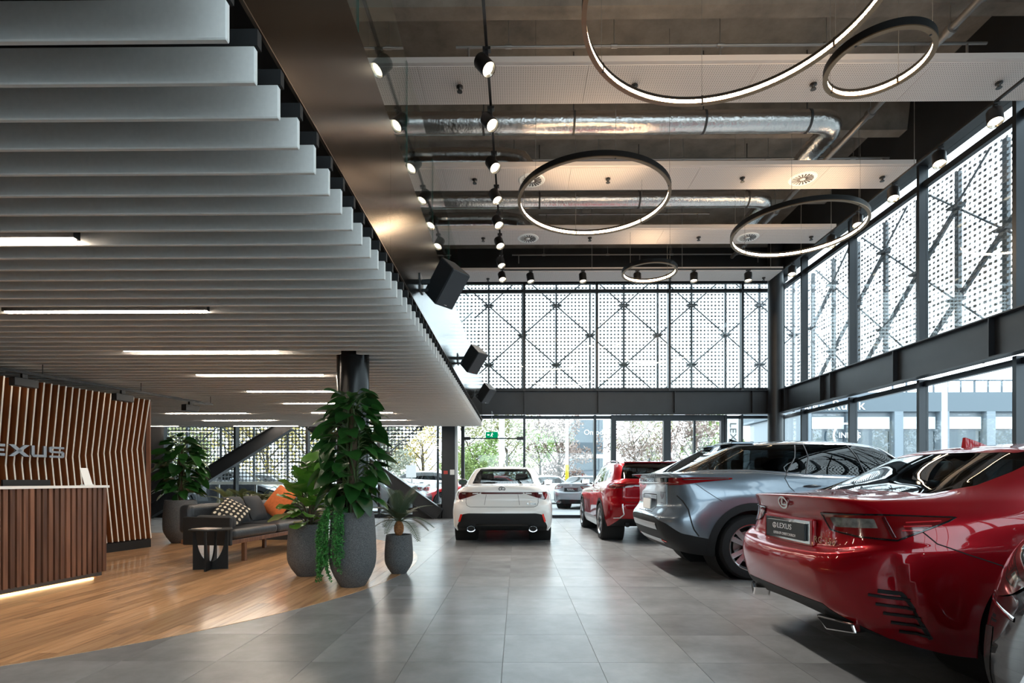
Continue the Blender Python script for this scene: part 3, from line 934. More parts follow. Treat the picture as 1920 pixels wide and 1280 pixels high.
# ================================================================ reception: feature wall, lettering, desk
def wood_material(name, c1, c2, rough=.45, vary=.5, stretch=(30, 30, 1.5), coat=0.0):
    m, nt, b = _new(name)
    tc = nt.nodes.new('ShaderNodeTexCoord'); oi = nt.nodes.new('ShaderNodeObjectInfo')
    mp = nt.nodes.new('ShaderNodeVectorMath'); mp.operation = 'MULTIPLY'; mp.inputs[1].default_value = stretch
    nt.links.new(tc.outputs['Object'], mp.inputs[0])
    cb = nt.nodes.new('ShaderNodeCombineXYZ'); t = math_node(nt, 'MULTIPLY', oi.outputs['Random'], 90)
    nt.links.new(t, cb.inputs[0]); nt.links.new(t, cb.inputs[2])
    ad = nt.nodes.new('ShaderNodeVectorMath'); ad.operation = 'ADD'
    nt.links.new(mp.outputs[0], ad.inputs[0]); nt.links.new(cb.outputs[0], ad.inputs[1])
    n = nt.nodes.new('ShaderNodeTexNoise'); n.inputs['Scale'].default_value = 1; n.inputs['Detail'].default_value = 6
    nt.links.new(ad.outputs[0], n.inputs['Vector'])
    r = nt.nodes.new('ShaderNodeValToRGB')
    r.color_ramp.elements[0].position = .3; r.color_ramp.elements[0].color = (*c1, 1)
    r.color_ramp.elements[1].position = .7; r.color_ramp.elements[1].color = (*c2, 1)
    nt.links.new(n.outputs['Fac'], r.inputs[0])
    hs = nt.nodes.new('ShaderNodeHueSaturation')
    v = math_node(nt, 'MULTIPLY', oi.outputs['Random'], vary); v = math_node(nt, 'ADD', v, 1 - vary / 2)
    nt.links.new(v, hs.inputs['Value']); nt.links.new(r.outputs[0], hs.inputs['Color'])
    nt.links.new(hs.outputs[0], b.inputs['Base Color'])
    b.inputs['Roughness'].default_value = rough
    b.inputs['Coat Weight'].default_value = coat
    return m
FINW = wood_material('red_brown_veneer', (.22, .068, .020), (.36, .125, .040), .5, .2)
WALNUT = wood_material('walnut_battens', (.085, .035, .02), (.21, .095, .055), .45, .95)
EDGEW = mat('white_edge_strip', (.88, .84, .76), .4)
wall = structure('wall_reception')
def wx(y): return -6.24 - (9.1 - y) * .2238
wdir = Vector((.2238, 1, 0)).normalized(); wn_ = Vector((wdir.y, -wdir.x, 0))
MB().prism([(wx(9.1) - .9, 9.12), (wx(9.1) - .24, 9.1), (wx(4.2) - .24, 4.2), (wx(4.2) - .9, 4.2)], 0.0, 2.52).build('core', mat('veneer_core', (.05, .02, .01), .7), wall)
MB().prism([(wx(9.1) - .24, 9.1), (wx(9.1) + .01, 9.1), (wx(4.2) + .01, 4.2), (wx(4.2) - .24, 4.2)], 0, .14).build('plinth', BLACK_MATTE, wall)
y = 9.08
while y > 4.3:
    t = (9.1 - y) / 2.05
    kz = 1.68 - .17 * (9.1 - y); kd = .152 - .03 * t
    zb = .16
    pf = [(-.26, zb), (.03, zb), (-kd, kz), (0, 2.5), (-.26, 2.5)]
    b = MB(); b.prism(pf, -.009, .009, axis='y')
    M = Matrix.Translation((wx(y), y, 0)) @ Matrix(((wn_.x, wdir.x, 0, 0), (wn_.y, wdir.y, 0, 0), (0, 0, 1, 0), (0, 0, 0, 1)))
    fo = b.build('fin', FINW, wall); fo.matrix_local = M
    e = MB()
    fr = [(.03, zb), (-kd, kz), (0, 2.5)]
    for (a0, z0), (a1, z1) in zip(fr[:-1], fr[1:]):
        e.add([(a0 + s, yy, z) for (a0, z) in ((a0, z0), (a1, z1)) for s in (0, .008) for yy in (-.0085, .0085)],
              [(0, 1, 5, 4), (2, 6, 7, 3), (0, 4, 6, 2), (1, 3, 7, 5), (0, 2, 3, 1), (4, 5, 7, 6)])
    e.build('edge_strip', EDGEW, fo)
    y -= .0955
for k in range(9):      # battened end of the wall
    x0 = wx(9.1) - .9 + .1 * k
    MB().box(x0 + .01, x0 + .075, 9.12, 9.15, .02, 2.5).build('end_batten', WALNUT, wall)
# lettering
ST = mat('satin_silver', (.22, .225, .235), .38, .8)
sign = thing('wall_lettering', 'silver raised capital lettering on the striped reception wall', 'sign', (wx(7.2) + .07, 7.2, 1.53))
def glyph(polys, name, y0, w, h=.155):
    b = MB()
    for pg in polys: b.prism([(p[0] * w, (p[1] - .5) * h) for p in pg], -.03, 0, axis='y')
    # local x runs along the wall, -y faces the room
    M = Matrix(((wdir.x, -wn_.x, 0, (y0 - 7.2) * .2238), (wdir.y, -wn_.y, 0, y0 - 7.2), (0, 0, 1, 0), (0, 0, 0, 1)))
    o = b.build(name, ST, sign); o.matrix_local = M
s = .22
GL = {'L': [[(0, 1), (s * .8, 1), (s * .8, 0), (0, 0)], [(s * .8, s), (1, s), (.97, 0), (s * .8, 0)]],
      'E': [[(0, .9), (s * .8, 1), (s * .8, 0), (0, .1)], [(s * .8, 1), (1, 1), (1, 1 - s), (s * .8, 1 - s)], [(s * .8, .6), (.95, .6), (.95, .4), (s * .8, .4)], [(s * .8, s), (1, s), (1, 0), (s * .8, 0)]],
      'X': [[(0, 1), (.27, 1), (1, 0), (.73, 0)], [(.75, 1), (1, 1), (.25, 0), (0, 0)]],
      'U': [[(0, 1), (s * .9, 1), (s * .9, .1), (.0, .2)], [(1 - s * .9, 1), (1, 1), (1, 0), (1 - s * .9, 0)], [(.0, .2), (.12, 0), (1 - s * .9, 0), (1 - s * .9, s), (s * .9, s)]],
      'S': [[(.12, 1), (1, 1), (1, 1 - s * .85), (.12, 1 - s * .85)], [(0, .92), (.14, 1), (.2, .8), (.2, .55), (0, .48)], [(.08, .6), (.92, .6), (.92, .42), (.08, .42)], [(.8, .55), (1, .5), (1, .08), (.88, 0), (.8, .2)], [(0, s * .85), (.88, s * .85), (.88, 0), (0, 0)]]}
for ch, y0, w in (('L', 6.50, .17), ('E', 6.72, .20), ('X', 6.955, .25), ('U', 7.22, .19), ('S', 7.44, .20)):
    glyph(GL[ch], 'letter', y0, w)
# reception desk
desk = thing('reception_desk', 'reception desk clad in walnut battens with a white counter', 'desk', (-4.86, 6.30, 0))
dd = Vector((-.143, -1.05, 0)).normalized(); dn = Vector((-dd.y, dd.x, 0))     # along desk towards viewer, outwards
DM = Matrix(((dd.x, dn.x, 0, 0), (dd.y, dn.y, 0, 0), (0, 0, 1, 0), (0, 0, 0, 1)))
def db_(b, name, m, **k):
    o = b.build(name, m, desk, **k); o.matrix_local = DM; return o
db_(MB().box(-.02, 2.6, -.16, -.035, .07, 1.05), 'upstand', mat('desk_core', (.02, .012, .01), .7))
db_(MB().box(-.05, 2.62, -.17, .012, 1.05, 1.078), 'counter', mat('white_counter', (.86, .84, .80), .3))
db_(MB().box(.02, 2.5, -.80, -.16, .70, .735), 'worktop', mat('white_counter', (.86, .84, .80), .3))
db_(MB().box(.02, .06, -.78, -.16, .02, .70).box(2.46, 2.5, -.78, -.16, .02, .70), 'pedestal', BLACK_MATTE)
db_(MB().box(.03, 2.55, -.13, -.012, .024, .07), 'kick_board', mat('kick_grey', (.07, .065, .06), .6))
db_(MB().box(.06, 2.55, -.115, -.088, .012, .022), 'floor_led', emitter('warm_floor_led', (1.0, .62, .28), 9.0))
bm_ = MB().box(-.021, .021, -.035, .0, .066, 1.05)
bme = bm_.mesh('batten', WALNUT)
for k in range(40):
    o = part('batten', bme, desk); o.matrix_local = DM @ Matrix.Translation((-.0 + .064 * k, 0, 0))
for k in range(2):
    o = part('batten', bme, desk); o.matrix_local = DM @ Matrix.Translation((-.02, -.06 - .06 * k, 0)) @ Matrix.Rotation(PI / 2, 4, 'Z')
def on_desk(name, label, cat, u, v, z):
    t = thing(name, label, cat, Vector(desk.location) + (DM @ Vector((u, v, z))))
    t.rotation_euler = (0, 0, math.atan2(dd.y, dd.x))
    return t
for u, lab in ((1.08, 'black computer monitor at the left edge, seen from behind over the counter'), (.54, 'black computer monitor behind the counter, next to the white card')):
    m = on_desk('computer_monitor', lab, 'monitor', u, -.42, .7365)
    MB().box(-.25, .25, -.012, .012, .09, .405).build('screen', BLACK_MATTE, m)
    MB().box(-.03, .03, .012, .03, .0, .25).build('stand', BLACK_MATTE, m)
    MB().box(-.11, .11, -.06, .10, 0, .012).build('foot', BLACK_MATTE, m)
m = on_desk('display_card', 'tall white printed card leaning in a stand on the counter', 'card', .16, -.07, 1.078)
CARD = mat('card_white', (.82, .82, .80), .5)
o = MB().add([(-.05, .02, .012), (.05, .02, .012), (.05, -.045, .20), (-.05, -.045, .20), (-.05, .016, .012), (.05, .016, .012), (.05, -.049, .20), (-.05, -.049, .20)],
             [(0, 1, 2, 3), (7, 6, 5, 4), (0, 4, 5, 1), (2, 6, 7, 3), (1, 5, 6, 2), (3, 7, 4, 0)]).build('card', CARD, m)
MB().box(-.055, .055, -.03, .03, 0, .012).build('base', CARD, m)
MB().add([(.01, -.0405, .178), (.028, -.0405, .178), (.028, -.0435, .187), (.01, -.0435, .187)], [(0, 1, 2, 3)]).build('printed_mark', BLACK_MATTE, o)

# wall washer track in front of the feature wall
tr = thing('wall_track', 'black lighting track hung under the slats along the reception wall', 'light track', (-5.68, 9.98, 2.55))
A = Vector((-5.68, 9.98, 2.55)); B = Vector((-6.80, 5.80, 2.55))
MB().bar((0, 0, 0), B - A, .035, .035).build('rail', SPOTB, tr)
for f in (.01, .33, .66, .98): MB().tube([(B - A) * f, (B - A) * f + Vector((0, 0, .15))], .005, 6).build('hanger', SPOTB, tr)
WW = emitter('washer_lens', (1, .8, .6), 1.5)
for px, lab in ((45, 'boxy black wall washer at the left end of the reception track'), (230, 'boxy black wall washer above the end of the striped wall'), (357, 'boxy black wall washer near the free end of the reception track')):
    r = ray(px, 700); k = None
    # meet the track line in plan
    dx, dy = (B - A).x, (B - A).y
    s_ = (A.y * r[0] - A.x * r[1]) / (dx * r[1] - dy * r[0])
    p = A + (B - A) * s_
    t = thing('wall_washer', lab, 'spotlight', (p.x, p.y, 2.53), math.atan2(dy, dx), 'wall washers on the reception track')
    MB().box(-.03, .03, -.02, .02, -.06, .0).build('bracket', SPOTB, t)
    o = MB().box(-.14, .14, -.055, .055, -.17, -.06).build('body', SPOTB, t); bevel(o, .006)
    MB().box(-.12, .12, -.058, -.054, -.15, -.08).build('lens', WW, o)

# ================================================================ lounge furniture
LEATHER = mat('black_leather', (.022, .024, .027), .42, noise=.25, nscale=5, bump=.25, bscale=35)
LEATHERD = mat('black_hide_panel', (.012, .012, .012), .55)
sofa = thing('sofa', 'two seat black leather sofa with walnut legs and panel arms', 'sofa', (-3.80, 7.15, 0), -math.atan2(.13, .99))
def cushion(name, m, parent, sx, sy, sz, loc, rot=(0, 0, 0), puff=.5, n=9):
    """softly stuffed pad, centred, sx by sy with thickness sz"""
    b = MB(); vs = []; fs = []
    for side in (1, -1):
        for i in range(n):
            for j in range(n):
                u = i / (n - 1) * 2 - 1; v = j / (n - 1) * 2 - 1
                k = ((1 - abs(u) ** 3.2) * (1 - abs(v) ** 3.2)) ** puff
                pin = 1 - .05 * (abs(u) ** 2) * (1 - abs(v)) - .0
                vs.append((u * sx / 2 * (1 - .06 * (1 - abs(v) ** 2) * 0), v * sy / 2, side * sz / 2 * (k + .04)))
    N = n * n
    for side in (0, 1):
        for i in range(n - 1):
            for j in range(n - 1):
                q = (side * N + i * n + j, side * N + (i + 1) * n + j, side * N + (i + 1) * n + j + 1, side * N + i * n + j + 1)
                fs.append(q if side == 0 else q[::-1])
    rim = [(i, 0) for i in range(n)] + [(n - 1, j) for j in range(1, n)] + [(i, n - 1) for i in range(n - 2, -1, -1)] + [(0, j) for j in range(n - 2, 0, -1)]
    for a, c in zip(rim, rim[1:] + rim[:1]):
        p, q = a[0] * n + a[1], c[0] * n + c[1]
        fs.append((q, p, N + p, N + q))
    b.add(vs, fs)
    o = b.build(name, m, parent, smooth=True, angle=80)
    sm = o.modifiers.new('soft', 'SUBSURF'); sm.levels = sm.render_levels = 1
    o.location = loc; o.rotation_euler = rot
    return o
SOFW = wood_material('sofa_walnut', (.10, .04, .02), (.22, .095, .05), .4, .1)
def bxp(x0, x1, y0, y1, z0, z1, nm, m, par, bw=.012):
    o = MB().box(x0, x1, y0, y1, z0, z1).build(nm, m, par)
    if bw: bevel(o, bw)
    return o
# local: y runs away along the sofa, x = 0 is the front edge, back at x = -0.8
bxp(-.78, -.04, .02, 2.2, .27, .33, 'seat_rail', SOFW, sofa, .006)
for x in (-.12, -.70):
    for y in (.42, 1.80): MB().bar((x, y, .28), (x, y, .0), .05, .05, up=(0, 1, 0)).build('leg', SOFW, sofa)
for y0 in (0.0, 2.16): bxp(-.74, -.03, y0, y0 + .05, .26, .64, 'arm', LEATHERD, sofa, .015)
o = bxp(-.76, -.02, .06, 1.105, .33, .47, 'seat_cushion', LEATHER, sofa, .055); o.modifiers[0].segments = 5
o = bxp(-.76, -.02, 1.11, 2.15, .33, .47, 'seat_cushion', LEATHER, sofa, .055); o.modifiers[0].segments = 5
for y0, y1 in ((.05, 1.10), (1.11, 2.16)):
    o = bxp(-.86, -.66, y0, y1, .40, .80, 'back_cushion', LEATHER, sofa, .07); o.modifiers[0].segments = 5
def on_sofa(name, label, cat, p, rot):
    t = thing(name, label, cat, sofa.matrix_basis @ Vector(p)); t.rotation_euler = (rot[0], rot[1], rot[2] + sofa.rotation_euler.z)
    return t
def pillow(name, label, m, p, rot, s=.45, th=.15):
    t = on_sofa(name, label, 'cushion', p, rot)
    cushion('cover', m, t, s, s, th, (0, 0, 0)); return t
bpy.context.view_layer.update()
def spot_fabric():
    m, nt, b = _new('spotted_fabric')
    tc = nt.nodes.new('ShaderNodeTexCoord'); sp = nt.nodes.new('ShaderNodeSeparateXYZ'); nt.links.new(tc.outputs['Object'], sp.inputs[0])
    q = []
    for ax in (0, 1):
        t = math_node(nt, 'MULTIPLY', sp.outputs[ax], 15.5); t = math_node(nt, 'FRACT', t); t = math_node(nt, 'SUBTRACT', t, .5); q.append(math_node(nt, 'MULTIPLY', t, t))
    h = math_node(nt, 'LESS_THAN', math_node(nt, 'ADD', q[0], q[1]), .085)
    mx = nt.nodes.new('ShaderNodeMix'); mx.data_type = 'RGBA'
    mx.inputs['A'].default_value = (.02, .018, .016, 1); mx.inputs['B'].default_value = (.72, .62, .48, 1)
    nt.links.new(h, mx.inputs['Factor']); nt.links.new(mx.outputs['Result'], b.inputs['Base Color'])
    b.inputs['Roughness'].default_value = .9
    return m
pillow('scatter_cushion', 'square burnt orange cushion propped at the far end of the sofa', mat('orange_weave', (.62, .155, .04), .9, noise=.12, nscale=30, bump=.3, bscale=200), (-.31, 1.60, .785), (math.radians(58), math.radians(20), math.radians(-25)), .50, .16)
pillow('scatter_cushion', 'black scatter cushion with cream spots leaning by the near arm', spot_fabric(), (-.35, .48, .69), (math.radians(40), math.radians(28), math.radians(20)), .40, .12)
DK = mat('dark_grey_cloth', (.035, .037, .040), .85, bump=.2, bscale=150)
pillow('scatter_cushion', 'dark grey cushion leaning on the near back rest of the sofa', DK, (-.50, .80, .70), (0, math.radians(66), 0), .42, .15)
pillow('scatter_cushion', 'dark grey cushion beside the orange one on the sofa', DK, (-.50, 1.26, .70), (0, math.radians(66), 0), .42, .15)
t = on_sofa('bolster_cushion', 'round dark grey bolster lying against the near sofa arm', 'cushion', (-.36, .15, .565), (0, 0, 0))
o = MB().lathe([(0, -.27), (.06, -.268), (.085, -.25), (.092, -.22), (.092, .22), (.085, .25), (.06, .268), (0, .27)], 20, axis='x').build('cover', DK, t, smooth=True, angle=60)
# side table of crossed cut-out boards
st = thing('side_table', 'round black side table on crossed boards with curved cut-outs', 'side table', (-3.91, 6.83, 0), math.radians(12))
TBK = mat('black_stained_oak', (.006, .006, .006), .6, spec=.3)
MB().lathe([(0, .5), (.245, .5), (.25, .505), (.25, .515), (.245, .52), (0, .52)], 40).build('top', TBK, st, smooth=True, angle=30)
def cut_board():
    b = MB(); n = 14; wo = .205
    for s in (-1, 1):
        # quarter ellipse cut: solid near the outer post, swept into the centre foot
        outer = [(s * wo, 0), (s * wo, .5), (s * (wo - .03), .5)]
        curve = [(s * (wo - .03 - .163 * (1 - math.cos(PI / 2 * i / n))), .5 - .40 * math.sin(PI / 2 * i / n)) for i in range(1, n + 1)]
        pg = outer + curve + [(s * .0, .08), (s * 0, 0)]
        for i in range(len(curve)): pass
        # strip quads so the concave outline stays clean
        pts = [(s * (wo - .03), .5)] + curve
        for (a, c), (a2, c2) in zip(pts[:-1], pts[1:]):
            q = [(a, c), (s * wo, c), (s * wo, c2), (a2, c2)]
            b.prism(q if s > 0 else q[::-1], -.011, .011, axis='y')
        q = [(s * .012, pts[-1][1]), (s * wo, pts[-1][1]), (s * wo, 0), (s * .012, 0)]
        b.prism(q if s > 0 else q[::-1], -.011, .011, axis='y')
    return b
cb1 = cut_board().mesh('board', TBK)
part('board', cb1, st); part('board', cb1, st, rot=(0, 0, PI / 2))
mg = thing('magazine', 'open glossy magazine lying on the black side table', 'magazine', (-3.95, 6.81, .521), math.radians(70))
MB().box(-.105, .0, -.14, .14, 0, .006).build('page_block', mat('page_print_warm', (.55, .36, .28), .35, noise=.5, nscale=14, col2=(.75, .70, .66)), mg)
MB().box(.0, .105, -.14, .14, 0, .005).build('page_block', mat('page_print_warm', (.55, .36, .28), .35), mg)
# pale shell chair behind the sofa
ch = thing('lounge_chair', 'small cream shell chair standing behind the sofa', 'chair', (-5.25, 10.9, 0), math.radians(200))
SH = mat('cream_shell', (.72, .64, .54), .5)
def shell():
    b = MB(); n = 9; vs = []; prof = [(.24, .43), (.1, .42), (-.1, .42), (-.2, .46), (-.255, .58), (-.29, .72), (-.31, .84)]
    for i, (y, z) in enumerate(prof):
        w = .24 if i < 4 else .24 - .02 * (i - 3)
        for k in range(n):
            u = k / (n - 1) * 2 - 1
            vs.append((u * w, y + .05 * u * u * (1 if i > 3 else 0), z + .045 * u * u * (1 if i <= 3 else .3)))
    m = len(prof)
    vs += [(a, b_ - .012, c_ - .012) for a, b_, c_ in vs]
    fs = []
    for i in range(m - 1):
        for k in range(n - 1):
            q = (i * n + k, i * n + k + 1, (i + 1) * n + k + 1, (i + 1) * n + k)
            fs += [q, tuple(x + m * n for x in q[::-1])]
    ed = [k for k in range(n)] + [i * n + n - 1 for i in range(1, m)] + [(m - 1) * n + k for k in range(n - 2, -1, -1)] + [i * n for i in range(m - 2, 0, -1)]
    for a, c in zip(ed, ed[1:] + ed[:1]): fs.append((a, a + m * n, c + m * n, c))
    return b.add(vs, fs)
shell().build('seat_shell', SH, ch, smooth=True, angle=50)
for sx in (-1, 1):
    for sy in (-1, 1): MB().tube([(sx * .12, sy * .12, .42), (sx * .22, sy * .22, 0)], [.014, .010], 8).build('leg', SOFW, ch)

# ================================================================ pots and plants
def stone_material():
    m, nt, b = _new('granite_fibre_pot')
    tc = nt.nodes.new('ShaderNodeTexCoord')
    n = nt.nodes.new('ShaderNodeTexNoise'); n.inputs['Scale'].default_value = 130; n.inputs['Detail'].default_value = 3
    nt.links.new(tc.outputs['Object'], n.inputs['Vector'])
    r = nt.nodes.new('ShaderNodeValToRGB')
    r.color_ramp.elements[0].position = .38; r.color_ramp.elements[0].color = (.045, .046, .048, 1)
    r.color_ramp.elements[1].position = .66; r.color_ramp.elements[1].color = (.13, .131, .133, 1)
    nt.links.new(n.outputs['Fac'], r.inputs[0]); nt.links.new(r.outputs[0], b.inputs['Base Color'])
    b.inputs['Roughness'].default_value = .75
    bp = nt.nodes.new('ShaderNodeBump'); bp.inputs['Strength'].default_value = .3; bp.inputs['Distance'].default_value = .003
    nt.links.new(n.outputs['Fac'], bp.inputs['Height']); nt.links.new(bp.outputs[0], b.inputs['Normal'])
    return m
POT = stone_material()
SOIL = mat('potting_bark', (.035, .022, .014), .95, noise=.5, nscale=40, bump=.8, bscale=60)
def make_pot(t, R, H):
    b = MB().lathe([(0, 0), (R * .50, 0), (R * .54, H * .012), (R * .78, H * .14), (R * .93, H * .25), (R * .985, H * .33), (R, H * .45), (R * .985, H * .62), (R * .93, H * .88), (R * .895, H * .985), (R * .88, H), (R * .80, H), (R * .78, H * .985), (R * .80, H * .85), (0, H * .85)], 48)
    b.build('pot', POT, t, smooth=True, angle=50)
    MB().lathe([(0, H * .90), (R * .8, H * .88)], 24).build('soil', SOIL, t, smooth=True)
def leaf_mat(name, c1, c2, rough=.28, trans=.25):
    m, nt, b = _new(name)
    oi = nt.nodes.new('ShaderNodeObjectInfo')
    r = nt.nodes.new('ShaderNodeValToRGB')
    r.color_ramp.elements[0].color = (*c1, 1); r.color_ramp.elements[1].color = (*c2, 1)
    geo = nt.nodes.new('ShaderNodeTexCoord'); n = nt.nodes.new('ShaderNodeTexNoise'); n.inputs['Scale'].default_value = 9
    nt.links.new(geo.outputs['Object'], n.inputs['Vector'])
    k = math_node(nt, 'MULTIPLY', oi.outputs['Random'], .75); k = math_node(nt, 'ADD', k, math_node(nt, 'MULTIPLY', n.outputs['Fac'], .3))
    nt.links.new(k, r.inputs[0]); nt.links.new(r.outputs[0], b.inputs['Base Color'])
    b.inputs['Roughness'].default_value = rough
    tl = nt.nodes.new('ShaderNodeBsdfTranslucent'); nt.links.new(r.outputs[0], tl.inputs[0])
    mx = nt.nodes.new('ShaderNodeMixShader'); mx.inputs[0].default_value = trans
    out = [x for x in nt.nodes if x.type == 'OUTPUT_MATERIAL'][0]
    nt.links.new(b.outputs[0], mx.inputs[1]); nt.links.new(tl.outputs[0], mx.inputs[2]); nt.links.new(mx.outputs[0], out.inputs[0])
    return m
LEAFD = leaf_mat('deep_green_leaf', (.008, .038, .010), (.030, .115, .022))
LEAFM = leaf_mat('mid_green_leaf', (.04, .15, .02), (.15, .36, .05))
LEAFF = leaf_mat('fern_olive_leaf', (.05, .08, .022), (.17, .19, .06), .5)
LEAFC = leaf_mat('cycad_leaf', (.03, .055, .030), (.085, .115, .06), .45, .15)
STEM = mat('brown_stem', (.07, .045, .022), .8, noise=.3, nscale=20)
STEMG = mat('green_stem', (.06, .10, .03), .6)
def leaf_mesh(name, shape, m, L=1.0, curl=.25, fold=.12, wave=0.0, nl=9):
    """leaf along +x from its base, unit length L; shape gives half width at 0..1"""
    b = MB(); vs = []; fs = []
    for i in range(nl):
        u = i / (nl - 1)
        w = shape(u)
        z = -curl * u * u
        for s in (-1, -.5, 0, .5, 1):
            vs.append((u * L, s * w, z + fold * abs(s) * w + wave * math.sin(u * 17 + s * 2) * abs(s) * w))
    for i in range(nl - 1):
        for k in range(4):
            fs.append((i * 5 + k, (i + 1) * 5 + k, (i + 1) * 5 + k + 1, i * 5 + k + 1))
    return b.add(vs, fs).mesh(name, m, True)
heart = lambda u: .36 * (max(0, math.sin(PI * min(1, u * .62 + .38) ** 1.25)) ** .85) * (1 if u > .02 else .75) + .002
oval = lambda u: .24 * max(0, math.sin(PI * (u * .94 + .03))) ** .8 + .004
fiddle = lambda u: (.22 + .26 * u) * max(0.0, math.sin(PI * (u * .93 + .05))) ** .55 + .004
HEARTS = [leaf_mesh('leaf', heart, LEAFD, 1, c, f) for c, f in ((.30, .18), (.5, .10), (.15, .28))]
FIDDLES = [leaf_mesh('leaf', fiddle, LEAFM, 1, c, f, .10) for c, f in ((.22, .2), (.45, .15), (.08, .25))]
def orient(o, p, az, el, roll, size):
    o.location = p
    o.rotation_euler = Matrix.Rotation(az, 3, 'Z').to_4x4().to_3x3().to_euler() if False else (Matrix.Rotation(az, 3, 'Z') @ Matrix.Rotation(-el, 3, 'Y') @ Matrix.Rotation(roll, 3, 'X')).to_euler()
    o.scale = (size, size, size)
def climbing_plant(t, z0, z1, n, reach, size, meshes, seed, prad=.045, stems=5):
    r = random.Random(seed)
    MB().tube([(0, 0, z0 - .15), (0, 0, z1 - .12)], prad, 10).build('moss_pole', STEM, t, smooth=True)
    for k in range(stems):
        a = 2 * PI * k / stems
        pts = [(.06 * math.cos(a + .5 * math.sin(i * 1.3 + k)), .06 * math.sin(a + .5 * math.sin(i * 1.3 + k)), z0 - .12 + (z1 - z0) * i / 9) for i in range(10)]
        MB().tube(pts, .011, 6).build('stem', STEMG, t, smooth=True)
    pet = MB()
    for i in range(n):
        f = (i + r.random()) / n
        z = z0 + (z1 - z0) * f
        az = i * 2.399 + r.uniform(-.4, .4)
        rch = reach * (.55 + .45 * math.sin(PI * min(1, f * .85 + .15))) * r.uniform(.55, 1.1)
        s = size * r.uniform(.75, 1.25) * (1.0 if f < .85 else .85)
        el = r.uniform(-.75, .15) + (.35 if f > .85 else 0)
        base = Vector((math.cos(az) * .05, math.sin(az) * .05, z))
        tip = Vector((math.cos(az) * rch, math.sin(az) * rch, z + r.uniform(.02, .12)))
        pet.tube([base, (base + tip) / 2 + Vector((0, 0, .03)), tip], .005, 5, cap=False)
        o = part('leaf', meshes[i % len(meshes)], t); orient(o, tip, az + r.uniform(-.5, .5), el, r.uniform(-.6, .6), s)
    pet.build('petioles', STEMG, t, smooth=True)
# tall climbing plant beside the column
pl = thing('potted_plant', 'tall climbing plant with glossy heart shaped leaves in the largest grey pot', 'potted plant', (-1.77, 5.78, 0))
make_pot(pl, .247, .80)
climbing_plant(pl, .86, 2.02, 150, .26, .225, HEARTS, 11)
# fiddle leaf plant
pf_ = thing('potted_plant', 'bright green fiddle leaf plant in the grey pot between sofa and column', 'potted plant', (-2.50, 6.42, 0))
make_pot(pf_, .24, .62)
r = random.Random(4)
pet = MB()
for k in range(5):
    a = 2 * PI * k / 5 + .4
    top = Vector((.10 * math.cos(a), .10 * math.sin(a), r.uniform(.9, 1.25)))
    MB().tube([(.03 * math.cos(a), .03 * math.sin(a), .52), top * .6 + Vector((0, 0, .3)), top], [.014, .011, .007], 7).build('stem', STEM, pf_, smooth=True)
for i in range(60):
    f = i / 60; az = i * 2.399
    z = .66 + .50 * f + r.uniform(-.04, .04)
    rr_ = .10 * (1 - f) + .04
    el = .1 + 1.0 * f + r.uniform(-.35, .2)
    s = r.uniform(.20, .31)
    if i in (50, 53, 55): el, s = 1.25, .42
    if i >= 56: z += .18; s = .2; el = .2
    p = Vector((math.cos(az) * rr_, math.sin(az) * rr_, z))
    pet.tube([Vector((p.x * .4, p.y * .4, z - .05)), p], .005, 5, cap=False)
    o = part('leaf', FIDDLES[i % 3] if i < 56 else HEARTS[i % 3], pf_); orient(o, p, az, el, r.uniform(-.4, .4), s)
pet.build('petioles', STEMG, pf_)
# cycad
cy_ = thing('potted_plant', 'small cycad with feathery fronds and an orange brown trunk in the smallest grey pot', 'potted plant', (-1.45, 6.58, 0))
make_pot(cy_, .172, .475)
MB().sphere((0, 0, .55), (.062, .062, .10), 14, 8).build('trunk', mat('cycad_bark', (.30, .12, .04), .9, noise=.4, nscale=35, bump=1, bscale=45), cy_, smooth=True)
def frond_mesh(L, droop, nleaf=24, lw=.011, ll=.13, m=None, updip=.5):
    b = MB(); pts = []
    for i in range(13):
        u = i / 12; pts.append(Vector((L * u * (1 - .12 * u * droop), 0, L * (.25 * u - droop * .62 * u * u))))
    b.tube(pts, [.006 * (1 - .7 * i / 12) + .001 for i in range(13)], 5)
    for i in range(nleaf):
        u = .16 + .84 * i / (nleaf - 1); k = u * 12; j = min(int(k), 11); p = pts[j].lerp(pts[j + 1], k - j)
        d = (pts[min(j + 1, 12)] - pts[j]).normalized()
        l = ll * math.sin(PI * (u * .82 + .12)) ** .7
        for s in (-1, 1):
            e = p + Vector((d.x * .45 * l, s * l * .88, d.z * .45 * l + updip * l * .35 - l * .15))
            w = d * lw
            b.add([p - w * .5, p + w * .5, (p + e) / 2 + w * .6, e, (p + e) / 2 - w * .6], [(0, 1, 2, 3, 4)])
    return b.mesh('frond', m, False)
FR = [frond_mesh(.50, d, 26, .011, .12, LEAFC) for d in (.35, .75, 1.15)]
r = random.Random(9)
for i in range(19):
    az = i * 2.399; f = i / 19
    o = part('frond', FR[(0, 1, 2)[int(f * 2.99)]], cy_); orient(o, (0, 0, .63), az, 1.15 - 1.15 * f, 0, r.uniform(.8, 1.1))
# big plant beyond the feature wall
bl = thing('potted_plant', 'tall dark leafy plant in a grey pot at the end of the striped wall', 'potted plant', (-6.13, 9.75, 0))
make_pot(bl, .285, .78)
climbing_plant(bl, .84, 1.86, 110, .28, .26, HEARTS, 23, .04, 4)
